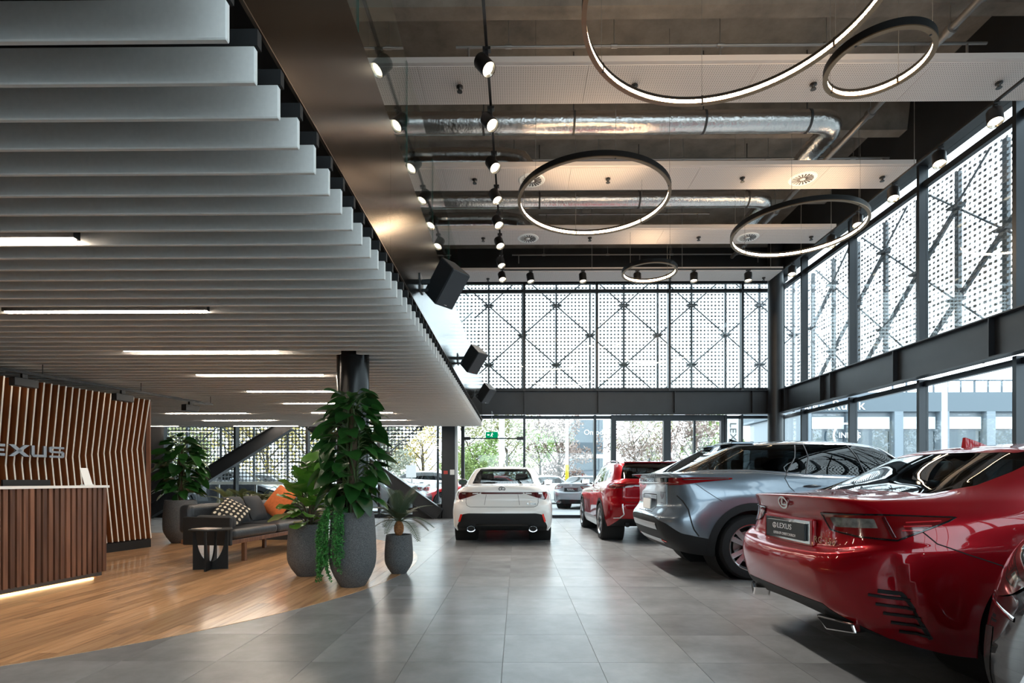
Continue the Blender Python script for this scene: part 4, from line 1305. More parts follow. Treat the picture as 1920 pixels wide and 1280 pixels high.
# fern planter behind the sofa
fp = thing('fern_planter', 'row of olive green ferns in a low dark planter behind the sofa', 'planter', (-4.72, 10.40, 0), math.radians(4))
o = MB().box(-.95, .95, -.2, .2, 0, .70).build('trough', mat('planter_dark', (.03, .03, .03), .6), fp); bevel(o, .01)
MB().box(-.93, .93, -.18, .18, .70, .715).build('soil', SOIL, fp)
FF = [frond_mesh(.46, d, 22, .012, .10, LEAFF) for d in (.5, .9, 1.3)]
r = random.Random(2)
for k in range(7):
    x = -.84 + .28 * k
    for i in range(12):
        o = part('frond', FF[i % 3], fp); orient(o, (x + r.uniform(-.05, .05), r.uniform(-.08, .08), .70), i * 2.399 + k, r.uniform(.2, 1.1), r.uniform(-.3, .3), r.uniform(.8, 1.15))
# trailing string plant over the large pot
iv = thing('trailing_plant', 'green trailing plant spilling down the left of the largest grey pot', 'plant', (-1.77, 5.78, .70))
IVM = mat('ivy_green', (.05, .24, .05), .45, noise=.5, nscale=30)
r = random.Random(31)
il = MB().add([(0, 0, 0), (.011, .010, .003), (.022, 0, 0), (.011, -.010, .003)], [(0, 1, 2, 3)])
def potr(z):
    R, H = .247, .80
    pr_ = [(0, .52), (.14, .78), (.25, .93), (.33, .985), (.45, 1), (.62, .985), (.88, .93), (1.0, .89)]
    u = z / H
    for (a, b_), (a2, b2) in zip(pr_[:-1], pr_[1:]):
        if a <= u <= a2: return R * (b_ + (b2 - b_) * (u - a) / (a2 - a))
    return R * .89
for k in range(26):
    grp2 = k < 17
    az = math.radians(-186 + 52 * (k + r.random() * .8) / 17) if grp2 else math.radians(-120 + 26 * (k - 17 + r.random() * .8) / 9)
    zend = .80 - (r.uniform(.52, .76) if grp2 else r.uniform(.35, .62))
    b = MB(); pts = [Vector((math.cos(az) * .11, math.sin(az) * .11, .04)), Vector((math.cos(az) * .16, math.sin(az) * .16, .135)), Vector((math.cos(az) * .255, math.sin(az) * .255, .145))]
    z = .80; a2 = az; rad = .272
    while z > zend:
        a2 += r.uniform(-.03, .03); rad = max(potr(max(z, .1)) + .040, rad - .012) + r.uniform(-.002, .004) if not (grp2 and k < 10) else min(rad + .012, .29 + .011 * (10 - k))
        pts.append(Vector((math.cos(a2) * rad, math.sin(a2) * rad, z - .70))); z -= .03
    b.tube(pts, .0022, 4, cap=False)
    for p in pts[1:]:
        for q in range(7):
            c = p + Vector((r.uniform(-.012, .012), r.uniform(-.012, .012), r.uniform(-.018, .018)))
            M = Matrix.Translation(c) @ Matrix.Rotation(r.uniform(0, 6.3), 4, 'Z') @ Matrix.Rotation(r.uniform(-.3, 1.1), 4, 'Y') @ Matrix.Scale(r.uniform(.8, 1.4), 4)
            s0 = len(b.v); b.add(il.v, il.f); b.xform(M, s0)
    b.build('strand', IVM, iv)
# emergency exit sign hung at the far end of the soffit
ex = thing('exit_sign', 'green emergency exit sign with running figure and arrow', 'sign', at_y(922, 815, 15.2))
EXG = emitter('exit_green', (.0, .20, .085), .42); EXW = emitter('exit_white', (.9, 1, .92), .5)
o = MB().box(-.17, .17, 0, .03, -.085, .085).build('light_box', EXG, ex)
MB().box(-.155, .155, -.002, 0, -.073, .073).build('face', EXG, o)
fig = MB()
fig.lathe([(0, -.004), (.012, -.004), (.012, 0)], 12, c=(.012, -.002, .048), axis='y')
fig.prism([(.0, .03), (.022, .028), (.008, -.012), (-.014, -.010)], -.006, -.002, axis='y')
fig.prism([(-.012, -.008), (.002, -.012), (.022, -.035), (.010, -.058), (.0, -.055), (.008, -.036)], -.006, -.002, axis='y')
fig.prism([(-.014, -.006), (-.002, -.012), (-.014, -.034), (-.044, -.044), (-.046, -.034), (-.024, -.026)], -.006, -.002, axis='y')
fig.prism([(.016, .026), (.022, .018), (.046, .008), (.048, .016)], -.006, -.002, axis='y')
fig.prism([(.002, .026), (-.002, .016), (-.028, .018), (-.026, .026)], -.006, -.002, axis='y')
fig.build('running_figure', EXW, o)
MB().prism([(-.13, .0), (-.10, .03), (-.10, .012), (-.065, .012), (-.065, -.012), (-.10, -.012), (-.10, -.03)], -.006, -.002, axis='y').build('arrow', EXW, o)
MB().tube([(0, .015, .085), (0, .015, .67), (0, .82, .70)], .006, 6).build('hanger', STEEL, ex)
MB().tube([(.12, .015, .085), (.12, .015, .30)], .004, 5).build('hanger', STEEL, ex)
# ================================================================ cars
def pchip_eval(Y, sub):
    """shape preserving cubic through rows of Y (uniform knots), sub steps per interval"""
    Y = np.asarray(Y, float); n = len(Y)
    d = Y[1:] - Y[:-1]
    m = np.zeros_like(Y)
    a, b = d[:-1], d[1:]
    same = (a * b) > 0
    with np.errstate(divide='ignore', invalid='ignore'):
        h = 2 * a * b / (a + b)
    m[1:-1] = np.where(same, np.nan_to_num(h), 0)
    m[0] = d[0]; m[-1] = d[-1]
    t = (np.arange(sub) / sub).reshape(-1, *([1] * (Y.ndim - 1)))
    out = []
    for i in range(n - 1):
        h00 = 2 * t**3 - 3 * t**2 + 1; h10 = t**3 - 2 * t**2 + t; h01 = -2 * t**3 + 3 * t**2; h11 = t**3 - t**2
        out.append(h00 * Y[i] + h10 * m[i] + h01 * Y[i + 1] + h11 * m[i + 1])
    out.append(Y[-1:])
    return np.concatenate(out)
def in_poly(P, poly):
    x, y = P[:, 0], P[:, 1]; r = np.zeros(len(P), bool); n = len(poly); j = n - 1
    for i in range(n):
        xi, yi = poly[i]; xj, yj = poly[j]
        if yi != yj:
            c = ((yi > y) != (yj > y)) & (x < (xj - xi) * (y - yi) / (yj - yi) + xi)
            r ^= c
        j = i
    return r
def near_poly(P, poly):
    best = np.full(len(P), 1e9); Q = np.zeros_like(P)
    for (ax, ay), (bx, by) in zip(poly, poly[1:] + poly[:1]):
        A = np.array([ax, ay]); D = np.array([bx - ax, by - ay]); L2 = D @ D
        t = np.clip(((P - A) @ D) / max(L2, 1e-12), 0, 1)
        q = A + t[:, None] * D; e = np.linalg.norm(P - q, axis=1)
        k = e < best; best[k] = e[k]; Q[k] = q[k]
    return Q, best
class Body:
    def __init__(s, loops, ns=13, nl=11):
        G = np.array(loops, float)                       # loops x columns x 3
        mir = np.array([-1, 1, 1.0])
        E = np.concatenate([(G[:, 2:0:-1] * mir), G, (G[:, -2:-4:-1] * mir)], axis=1)
        E = np.swapaxes(pchip_eval(np.swapaxes(E, 0, 1), ns), 0, 1)
        E = E[:, 2 * ns: 2 * ns + (G.shape[1] - 1) * ns + 1]
        T = np.concatenate([E, (E[-2:-3:-1] * mir)], axis=0)
        T = pchip_eval(T, nl)[: (G.shape[0] - 1) * nl + 1]
        T[:, 0, 0] = 0; T[:, -1, 0] = 0; T[-1, :, 0] = 0
        m, n = T.shape[:2]
        V = T.reshape(-1, 3)
        V2 = V * mir
        idx = np.arange(m * n).reshape(m, n)
        q = np.stack([idx[:-1, :-1], idx[:-1, 1:], idx[1:, 1:], idx[1:, :-1]], -1).reshape(-1, 4)
        q2 = q[:, ::-1] + m * n
        # weld the mirror seam
        mp = np.arange(2 * m * n)
        seam = np.where(np.abs(V[:, 0]) < 1e-6)[0]
        mp[seam + m * n] = seam
        Fq = mp[np.concatenate([q, q2])]
        s.V = np.concatenate([V, V2]); s.F = Fq
        s.low = [np.r_[idx[0, :]], np.r_[idx[0, :] + m * n]]
        s.live = np.ones(len(Fq), bool)
        # drop degenerate quads
        a = np.linalg.norm(np.cross(s.V[Fq[:, 2]] - s.V[Fq[:, 0]], s.V[Fq[:, 3]] - s.V[Fq[:, 1]]), axis=1)
        s.live &= a > 1e-9
        s.normals()
        s.bvh = BVHTree.FromPolygons([tuple(v) for v in s.V], [tuple(f) for f in s.F[s.live]])
    def normals(s):
        Fq = s.F
        nn = np.cross(s.V[Fq[:, 2]] - s.V[Fq[:, 0]], s.V[Fq[:, 3]] - s.V[Fq[:, 1]])
        nn /= np.maximum(np.linalg.norm(nn, axis=1), 1e-12)[:, None]
        s.N = nn; s.C = s.V[Fq].mean(1)
        vn = np.zeros_like(s.V)
        for k in range(4): np.add.at(vn, Fq[:, k], nn)
        s.VN = vn / np.maximum(np.linalg.norm(vn, axis=1), 1e-12)[:, None]
    def region(s, gu, gv, poly, cond=None, tol=.035):
        """faces whose (gu.p, gv.p) lies inside poly; boundary vertices are slid on to the outline"""
        gu = np.array(gu, float); gv = np.array(gv, float)
        P = np.stack([s.C @ gu, s.C @ gv], 1)
        sel = in_poly(P, poly) & s.live
        if cond is not None: sel &= cond(s.C, s.N)
        if not sel.any(): return []
        ins = np.zeros(len(s.V), bool); ins[s.F[sel].ravel()] = True
        ok = s.live & ~sel
        outs = np.zeros(len(s.V), bool); outs[s.F[ok].ravel()] = True
        bd = np.where(ins & outs)[0]
        p = np.stack([s.V[bd] @ gu, s.V[bd] @ gv], 1)
        q, e = near_poly(p, poly)
        for v, a, b, d in zip(bd, p, q, e):
            if d > tol or d < 1e-6: continue
            M = np.stack([gu, gv, s.VN[v]])
            if abs(np.linalg.det(M)) < .15: continue
            s.V[v] = s.V[v] + np.linalg.solve(M, np.array([b[0] - a[0], b[1] - a[1], 0]))
        s.normals()
        ids = np.where(sel)[0]
        s.live[ids] = False
        return ids
    def mesh(s, name, ids, m, off=0.0):
        f = s.F[ids]; u, inv = np.unique(f.ravel(), return_inverse=True)
        V = s.V[u] + s.VN[u] * off
        me = bpy.data.meshes.new(name)
        me.from_pydata(V.tolist(), [], [tuple(dict.fromkeys(x)) for x in inv.reshape(-1, 4).tolist()])
        me.materials.append(m)
        me.polygons.foreach_set('use_smooth', [True] * len(me.polygons)); me.update()
        return me
    def hit(s, o, d):
        h = s.bvh.ray_cast(Vector(o), Vector(d))
        return h[0], h[1]
    def ribbon(s, pts, mode, width, matl, name, parent, lift=.0015, close=False, thick=0.0, side=1, step=.02):
        """strip laid on the body. mode: 'rear' pts (x,z); 'side' pts (y,z); 'front' (x,z); 'top' (x,y); 'corner' pts (u=x+y,z)"""
        P = []
        pts = list(pts) + ([pts[0]] if close else [])
        fine = []
        for a, b in zip(pts[:-1], pts[1:]):
            n = max(1, int(math.hypot(b[0] - a[0], b[1] - a[1]) / step))
            fine += [(a[0] + (b[0] - a[0]) * i / n, a[1] + (b[1] - a[1]) * i / n) for i in range(n)]
        fine.append(pts[-1])
        for a, b in fine:
            if mode == 'rear': h, nn = s.hit((a, -3, b), (0, 1, 0))
            elif mode == 'front': h, nn = s.hit((a, 9, b), (0, -1, 0))
            elif mode == 'side': h, nn = s.hit((side * 3, a, b), (-side, 0, 0))
            elif mode == 'top': h, nn = s.hit((a, b, 4), (0, 0, -1))
            else:                                            # walk in from outside the rear corner at constant u
                c = a / 2
                h, nn = s.hit((side * (c + 2.0) , c - 2.0, b), (-side, 1, 0))
            if h is None: continue
            if nn.dot(Vector((h.x, h.y - 2.2, h.z - .6))) < 0: nn = -nn
            P.append((h, nn))
        if len(P) < 2: return None
        b = MB(); vs = []; fs = []
        for i, (h, nn) in enumerate(P):
            t = (P[min(i + 1, len(P) - 1)][0] - P[max(i - 1, 0)][0]).normalized()
            sd = nn.cross(t).normalized() * width / 2
            vs += [h + nn * lift - sd, h + nn * (lift + thick) - sd * .7, h + nn * (lift + thick) + sd * .7, h + nn * lift + sd]
        for i in range(len(P) - 1):
            for k in range(3):
                fs.append((i * 4 + k, (i + 1) * 4 + k, (i + 1) * 4 + k + 1, i * 4 + k + 1))
        b.add(vs, fs)
        return b.build(name, matl, parent, smooth=True, angle=50)

def paint(name, col, metal=.55, rough=.34, flake=.0):
    m = mat(name, col, rough, metal, coat=1.0, coat_rough=.01, spec=.08)
    return m
RED = paint('candy_red_paint', (.31, .001, .007), .4, .34)
WHITEP = paint('pearl_white_paint', (.80, .79, .77), .0, .35)
SILVER = paint('steel_blue_paint', (.20, .24, .285), .65, .24)
GRAPHITE = paint('graphite_black_paint', (.010, .011, .013), .0, .25)
TINT = pane_glass('car_glass_tinted', (.10, .115, .12), 1.35)
TINTL = pane_glass('car_glass_light', (.42, .46, .46), 1.3)
CLAD = mat('dark_cladding', (.010, .011, .012), .6, spec=.3)
GLOSSB = mat('gloss_black_trim', (.008, .008, .009), .12, coat=.5)
LAMPR = mat('tail_lamp_red', (.17, .002, .004), .12, coat=1.0)
LAMPB = mat('tail_lamp_bright', (.75, .03, .04), .15, coat=1.0)
LAMPD = mat('tail_lamp_dark_red', (.075, .006, .008), .12, coat=1.0)
LAMPC = mat('clear_lamp_lens', (.34, .33, .31), .10, .5, coat=1.0, noise=.5, nscale=25)
REFL = mat('reflector_red', (.75, .03, .02), .2, emit=(1, .05, .03), estr=.0)
TYRE = mat('tyre_rubber', (.008, .008, .009), .8, bump=.2, bscale=50)
RIMS = mat('alloy_machined', (.62, .63, .65), .2, .95)
RIMD = mat('alloy_dark', (.03, .03, .032), .3, .6)
SEAM = mat('panel_gap', (.006, .006, .006), .8)
UNDER = mat('underbody', (.010, .010, .010), .9)
SEATM = mat('car_seat', (.035, .033, .032), .7)
PLATEW = mat('plate_white', (.80, .80, .78), .35)
PLATEB = mat('plate_black', (.012, .013, .015), .3)
LETW = mat('print_white', (.85, .85, .85), .5)

def grille_material():
    m, nt, b = _new('honeycomb_grille')
    tc = nt.nodes.new('ShaderNodeTexCoord'); v = nt.nodes.new('ShaderNodeTexVoronoi'); v.inputs['Scale'].default_value = 110; v.feature = 'DISTANCE_TO_EDGE'
    nt.links.new(tc.outputs['Object'], v.inputs['Vector'])
    r = nt.nodes.new('ShaderNodeValToRGB'); r.color_ramp.elements[0].color = (.10, .10, .10, 1); r.color_ramp.elements[1].color = (.004, .004, .004, 1); r.color_ramp.elements[1].position = .08
    nt.links.new(v.outputs['Distance'], r.inputs[0]); nt.links.new(r.outputs[0], b.inputs['Base Color']); b.inputs['Roughness'].default_value = .25
    return m
GRILLE = grille_material()
LAMPH = mat('headlamp_lens', (.32, .33, .34), .06, .85, coat=1.0, noise=.8, nscale=9)
def wheel_set(R, spokes=5, face=RIMS, twin=True):
    w = .235; h = w / 2
    tp = [(R * .68, -h * .92), (R * .80, -h), (R * .93, -h * .97), (R * .985, -h * .82)]
    for g in (-.45, 0, .45):
        tp += [(R, h * (g - .20)), (R, h * (g - .05)), (R * .972, h * (g - .04)), (R * .972, h * (g + .04)), (R, h * (g + .05)), (R, h * (g + .20))]
    tp += [(R * .985, h * .82), (R * .93, h * .97), (R * .80, h), (R * .68, h * .92)]
    ty = MB().lathe(tp, 48, axis='x').mesh('tyre', TYRE, True, 35)
    rb = MB().lathe([(R * .70, h * .93), (R * .69, h * .80), (R * .64, h * .72), (R * .62, h * .3), (R * .60, -h * .9), (0, -h * .9)], 40, axis='x').mesh('rim_barrel', RIMD, True, 35)
    lip = MB().lathe([(R * .715, h * .90), (R * .715, h * .97), (R * .69, h * .97), (R * .66, h * .78)], 48, axis='x').mesh('rim_lip', face, True, 35)
    sp = MB()
    n = spokes * (2 if twin else 1)
    for k in range(n):
        a = 2 * PI * (k + .0) / n + (.11 if k % 2 else -.11) * (1 if twin else 0)
        s0 = len(sp.v)
        r0, r1 = R * .12, R * .675
        a0 = 2 * PI * (k // 2 * 2 + .5) / n - a if twin else 0
        w0, w1 = .022, .030
        z0, z1 = h * .60, h * .80
        sp.add([(z0, -w0, r0), (z0, w0, r0), (z1, w1, r1), (z1, -w1, r1), (z0 - .05, -w0 * 1.3, r0), (z0 - .05, w0 * 1.3, r0), (z1 - .045, w1 * 1.1, r1), (z1 - .045, -w1 * 1.1, r1)],
               [(0, 1, 2, 3), (4, 7, 6, 5), (0, 4, 5, 1), (1, 5, 6, 2), (2, 6, 7, 3), (3, 7, 4, 0)])
        sp.xform(Matrix.Rotation(a, 4, 'X'), s0)
    spm = sp.mesh('spokes', face)
    hub = MB().lathe([(0, h * .66), (R * .10, h * .66), (R * .15, h * .58), (R * .16, h * .3)], 20, axis='x').mesh('hub_cap', RIMD, True, 35)
    disc = MB().lathe([(R * .16, h * .05), (R * .48, h * .05), (R * .48, -.02), (R * .16, -.02)], 32, axis='x').mesh('brake_disc', STEEL, True, 35)
    return [('tyre', ty), ('rim_barrel', rb), ('rim_lip', lip), ('spokes', spm), ('hub_cap', hub), ('brake_disc', disc)]
def put_wheel(t, ws, x, y, R, steer=0.0):
    e = part('wheel', ws[0][1], t, (x, y, R), (0, 0, (0 if x > 0 else PI) + steer))
    for nm, me in ws[1:]: part(nm, me, e)
    return e
SIDE = lambda sg: (lambda c, n: (n[:, 0] * sg > .25) & (c[:, 0] * sg > .3))
REAR = lambda c, n: (n[:, 1] < -.1)
def tri(*a): return [(a[i], a[i + 1], a[i + 2]) for i in range(0, len(a), 3)]
def table(rows):
    return [[tuple(p) for p in r] for r in rows]
def car_shell(name, label, loops, matl, axles, R, arch, glass, track=.79, wheels=None, group=None, arch_pad=None, well=.50):
    t = thing(name, label, 'car', (0, 0, 0), 0, group)
    B = Body(loops)
    t_parts = {}
    ws = wheels
    Lc = [p for p in loops[0]]
    # wheel openings
    for ya in axles:
        for sg in (1, -1):
            cir = [(ya + arch * math.cos(2 * PI * k / 48), R + arch * math.sin(2 * PI * k / 48)) for k in range(48)]
            if arch_pad:
                c2 = [(ya + (arch + arch_pad) * math.cos(2 * PI * k / 48), R + (arch + arch_pad) * math.sin(2 * PI * k / 48)) for k in range(48)]
                ids = B.region((0, 1, 0), (0, 0, 1), c2, lambda c, n, sg=sg: c[:, 0] * sg > .55)
                B.live[ids] = True
                fu = np.hypot(B.C[:, 1] - ya, B.C[:, 2] - R)
                B.region((0, 1, 0), (0, 0, 1), cir, lambda c, n, sg=sg: c[:, 0] * sg > .45)
                keep = [i for i in ids if B.live[i]]
                B.live[keep] = False
                part('wheel_arch', B.mesh('wheel_arch', np.array(keep), CLAD, .006), t)
            else:
                B.region((0, 1, 0), (0, 0, 1), cir, lambda c, n, sg=sg: c[:, 0] * sg > .45)
            MB().lathe([(arch * 1.0, sg * .90), (arch * 1.02, sg * .86), (arch * 1.02, sg * well), (0, sg * well)], 32, (0, ya, R), axis='x').build('wheel_well', UNDER, t, smooth=True, angle=40)
            put_wheel(t, ws, sg * track, ya, R)
    return t, B
def finish_body(t, B, matl, loops, cabin=(.6, 3.1, .95, .70), name='body'):
    ids = np.where(B.live)[0]
    o = part(name, B.mesh(name, ids, matl), t)
    # underside
    b = MB()
    lo = loops[0]; pl = [(x, y, z + .01) for x, y, z in lo]
    for (x0, y0, z0), (x1, y1, z1) in zip(pl[:-1], pl[1:]):
        b.add([(x0, y0, z0), (x1, y1, z1), (0, y1, z1), (0, y0, z0)], [(0, 1, 2, 3)])
        b.add([(-x0, y0, z0), (-x1, y1, z1), (0, y1, z1), (0, y0, z0)], [(3, 2, 1, 0)])
    b.build('underbody', UNDER, t)
    y0, y1, zt, hw = cabin
    MB().box(-hw, hw, y0, y1, .3, zt).build('cabin_floor', SEATM, t)
    return o
def seats(t, rows, z, hw=.36):
    for y, bench in rows:
        if bench:
            o = MB().box(-.6, .6, y, y + .16, z - .3, z).build('rear_bench', SEATM, t); bevel(o, .06)
            for x in (-.36, .36): bevel(MB().box(x - .12, x + .12, y + .02, y + .12, z - .01, z + .14).build('headrest', SEATM, t), .04)
        else:
            for x in (-.36, .36):
                o = MB().box(x - .24, x + .24, y, y + .16, z - .4, z).build('seat_back', SEATM, t); bevel(o, .07)
                bevel(MB().box(x - .13, x + .13, y + .02, y + .12, z - .01, z + .16).build('headrest', SEATM, t), .04)
def mirror_pods(t, x, y, z, m):
    for sg in (1, -1):
        o = MB().sphere((0, 0, 0), (.11, .075, .075), 14, 10).build('mirror_pod', m, t, smooth=True, loc=(sg * (x + .10), y, z + .05))
        MB().bar((-sg * .16, .02, -.05), (-sg * .03, .0, -.03), .05, .03).build('mirror_stalk', CLAD, o)
        MB().box(-.085, .085, -.078, -.070, -.05, .05).build('mirror_glass', CHROME, o)
def plate(t, p, w, h, back, lines, tilt=0.0, side_mark=False):
    o = MB().box(-w / 2, w / 2, -.012, 0, -h / 2, h / 2).build('number_plate', back, t, loc=p, rot=(tilt, 0, 0))
    for txt, sz, dz, m, xs in lines:
        me = text_mesh(txt, sz, .001, m, xs=xs); part('plate_lettering', me, o, (0, -.0135, dz), (PI / 2, 0, 0))
    return o
def rear_y(B, x, z):
    h, n = B.hit((x, -3, z), (0, 1, 0)); return h.y if h else 0
def fin_antenna(t, m, y, z):
    b = MB(); b.add([(-.02, -.09, 0), (.02, -.09, 0), (.012, -.085, .075), (-.012, -.085, .075), (-.004, -.02, .055), (.004, -.02, .055), (-.03, .0, 0), (.03, 0, 0), (0, .14, .0), (0, .05, .03)],
                    [(0, 1, 2, 3), (3, 2, 5, 4), (1, 7, 5, 2), (6, 0, 3, 4), (4, 5, 9), (7, 8, 9, 5), (8, 6, 4, 9)])
    o = b.build('shark_fin_antenna', m, t, smooth=True, angle=40, loc=(0, y, z - .012))
    return o
def door_handles(t, B, spots, m):
    for y, z in spots:
        for sg in (1, -1):
            h, n = B.hit((sg * 3, y, z), (-sg, 0, 0))
            if h:
                o = MB().sphere((0, 0, 0), (.018, .105, .016), 10, 8).build('door_handle', m, t, smooth=True, loc=(h.x + sg * .012, y, z))

# ---------------------------------------------------------------- 1: white sedan
sedan_loops = table([
 tri(0,.20,.24, .55,.20,.24, .80,.34,.23, .85,.60,.20, .86,1.02,.18, .85,1.75,.18, .85,2.4,.18, .85,3.05,.18, .85,3.8,.18, .72,4.45,.18, 0,4.66,.18),
 tri(0,.07,.33, .55,.08,.33, .865,.25,.33, .90,.60,.32, .90,1.02,.30, .895,1.75,.28, .89,2.4,.28, .89,3.05,.28, .895,3.8,.30, .76,4.48,.30, 0,4.70,.30),
 tri(0,.02,.55, .55,.04,.55, .875,.21,.56, .918,.60,.56, .92,1.02,.55, .90,1.75,.52, .89,2.4,.50, .895,3.05,.5, .915,3.8,.52, .80,4.42,.52, 0,4.71,.52),
 tri(0,.05,.68, .55,.07,.68, .855,.24,.69, .912,.60,.70, .92,1.02,.70, .905,1.75,.68, .90,2.4,.67, .90,3.05,.67, .91,3.8,.66, .80,4.36,.62, 0,4.66,.60),
 tri(0,.09,.80, .50,.11,.80, .79,.27,.80, .885,.60,.82, .905,1.02,.84, .90,1.75,.82, .895,2.4,.80, .895,3.05,.80, .90,3.8,.78, .76,4.28,.72, 0,4.60,.68),
 tri(0,.07,.93, .50,.09,.93, .75,.26,.93, .85,.60,.935, .875,1.02,.94, .875,1.75,.92, .87,2.4,.91, .87,3.05,.90, .86,3.8,.86, .68,4.15,.80, 0,4.50,.76),
 tri(0,.10,1.04, .45,.13,1.03, .67,.32,1.02, .76,.62,1.01, .80,1.05,1.0, .80,1.75,.985, .79,2.4,.97, .78,3.0,.96, .66,3.7,.93, .50,4.0,.90, 0,4.30,.85),
 tri(0,.62,1.06, .42,.64,1.06, .60,.72,1.05, .70,.85,1.05, .755,1.15,1.03, .765,1.75,1.02, .76,2.4,1.005, .74,2.95,1.0, .62,3.25,.99, .40,3.35,.98, 0,3.42,.97),
 tri(0,1.38,1.385, .40,1.40,1.375, .53,1.42,1.36, .56,1.50,1.35, .575,1.65,1.36, .59,1.95,1.375, .59,2.3,1.375, .575,2.6,1.35, .53,2.72,1.33, .38,2.75,1.345, 0,2.78,1.36),
 tri(0,1.45,1.40, 0,1.46,1.405, 0,1.48,1.41, 0,1.55,1.415, 0,1.68,1.42, 0,1.95,1.435, 0,2.3,1.435, 0,2.58,1.42, 0,2.68,1.40, 0,2.72,1.385, 0,2.74,1.375)])
W34 = wheel_set(.338); W37 = wheel_set(.372, 5, RIMS, True); W35 = wheel_set(.352, 5, RIMS, True)
def both(poly): return [(poly, 1), ([(-a, b) for a, b in poly], -1)]
def build_sedan(label, WHITEP, sedan_loops=sedan_loops, R=.338, lamps=False):
    t, B = car_shell('sedan', label, sedan_loops, WHITEP, (1.02, 3.80), R, R + .047, TINTL, track=.785, wheels=W34 if R < .34 else W37)
    g = part('rear_window', B.mesh('rear_window', B.region((1, 0, 0), (0, 0, 1), [(-.585, 1.072), (.585, 1.072), (.53, 1.26), (.46, 1.362), (-.46, 1.362), (-.53, 1.26)], lambda c, n: (n[:, 1] < -.1) & (c[:, 1] < 1.6) & (c[:, 1] > .5)), TINTL, -.002), t)
    part('windscreen', B.mesh('windscreen', B.region((1, 0, 0), (0, 0, 1), [(-.64, 1.0), (.64, 1.0), (.50, 1.33), (-.50, 1.33)], lambda c, n: (n[:, 1] > .1) & (c[:, 1] > 2.4) & (c[:, 2] > .99)), TINTL, -.002), t)
    for sg in (1, -1):
        part('side_window', B.mesh('side_window', B.region((0, 1, 0), (0, 0, 1), [(1.02, 1.06), (1.28, 1.20), (1.60, 1.33), (2.3, 1.352), (2.60, 1.32), (3.03, 1.025), (2.0, 1.035)], SIDE(sg)), TINT, -.002), t)
    for pg, sg in both([(.36, .925), (.45, .885), (.60, .835), (.765, .785), (.81, .86), (.80, .928)]):
        ids = B.region((1, 0, 0), (0, 0, 1), pg, lambda c, n: (c[:, 1] < .75))
        part('tail_lamp', B.mesh('tail_lamp', ids, LAMPD, .004), t)
        ins = [(sg * a, b) for a, b in ((.60, .915), (.71, .915), (.71, .895), (.61, .885))]
        B.ribbon([(sg * .64, .90), (sg * .71, .902)], 'rear', .030, LAMPC, 'reversing_lens', t, lift=.007, thick=.002)
        B.ribbon([(sg * .42, .905), (sg * .52, .900)], 'rear', .016, LETW, 'lamp_highlight', t, lift=.007, thick=.001)
        B.ribbon([(sg * .765, .81), (sg * .79, .90)], 'rear', .05, LAMPR, 'lamp_edge', t, lift=.006, thick=.003)
        o = MB().prism([(-.018, -.075), (.018, -.065), (.018, .075), (-.018, .065)], -.012, 0, axis='y').build('reflector', REFL, t)
        o.location = (sg * .735, rear_y(B, sg * .735, .47) - .004, .47); o.rotation_euler = (0, sg * -.38, sg * .6)
        o = MB().lathe([(.072, 0), (.072, .14), (.060, .14), (.058, .02), (0, .02)], 28, axis='y').build('exhaust_tip', CHROME, t, smooth=True, angle=40)
        o.location = (sg * .545, .03, .285); o.scale = (1.15, 1, .8)
        MB().lathe([(0, .018), (.057, .018)], 20, axis='y').build('exhaust_bore', BLACK_VOID, o)
    part('lamp_bar', B.mesh('lamp_bar', B.region((1, 0, 0), (0, 0, 1), [(-.37, .928), (-.37, .893), (.37, .893), (.37, .928)], lambda c, n: c[:, 1] < .4), LAMPD, .003), t)
    d = part('diffuser', B.mesh('diffuser', B.region((1, 0, 0), (0, 0, 1), [(-.60, .555), (.60, .555), (.70, .535), (.80, .33), (.80, .2), (-.80, .2), (-.80, .33), (-.70, .535)], lambda c, n: c[:, 1] < .55), CLAD, .002), t)
    B.ribbon([(-.46, .35), (.46, .35)], 'rear', .035, GLOSSB, 'lower_blade', t, lift=.004, thick=.01)
    B.ribbon([(-.64, .89), (-.64, .74), (-.62, .69), (-.56, .665), (.56, .665), (.62, .69), (.64, .74), (.64, .89)], 'rear', .007, SEAM, 'boot_gap', t)
    B.ribbon([(-.28, .885), (-.31, .70)], 'rear', .006, SEAM, 'plate_recess_edge', t); B.ribbon([(.28, .885), (.31, .70)], 'rear', .006, SEAM, 'plate_recess_edge', t)
    em = emblem_mesh(.12, mat('dark_chrome', (.10, .10, .11), .15, 1.0)); part('emblem', em, t, (0, rear_y(B, 0, .985) - .002, .985), (math.radians(8), 0, 0))
    me = text_mesh('IS 300h', .058, .002, CHROME); part('model_badge', me, t, (.52, rear_y(B, .52, .715) - .003, .715), (PI / 2, 0, .06))
    me = text_mesh('LEXUS', .040, .001, mat('faint_emboss', (.66, .66, .65), .3), space=1.3); part('plate_lettering', me, t, (0, rear_y(B, 0, .85) - .003, .85), (PI / 2, 0, 0))
    zs = sedan_loops[2][0][2] / .55
    for sg in (1, -1):
        fu = (sg, -1, 0)
        ids = B.region(fu, (0, 0, 1), [(-3.90, .70 * zs), (-3.55, .775 * zs), (-3.10, .835 * zs), (-3.12, .80 * zs), (-3.45, .60 * zs), (-3.66, .55 * zs), (-3.80, .60 * zs)], lambda c, n, sg=sg: (c[:, 0] * sg > .3) & (c[:, 1] > 3.85))
        if len(ids): part('headlamp', B.mesh('headlamp', ids, LAMPH, .006), t)
        B.ribbon([(sg * .38, .52 * zs), (sg * .60, .56 * zs), (sg * .72, .55 * zs)], 'front', .03, CHROME, 'bumper_chrome', t, lift=.004, thick=.006)
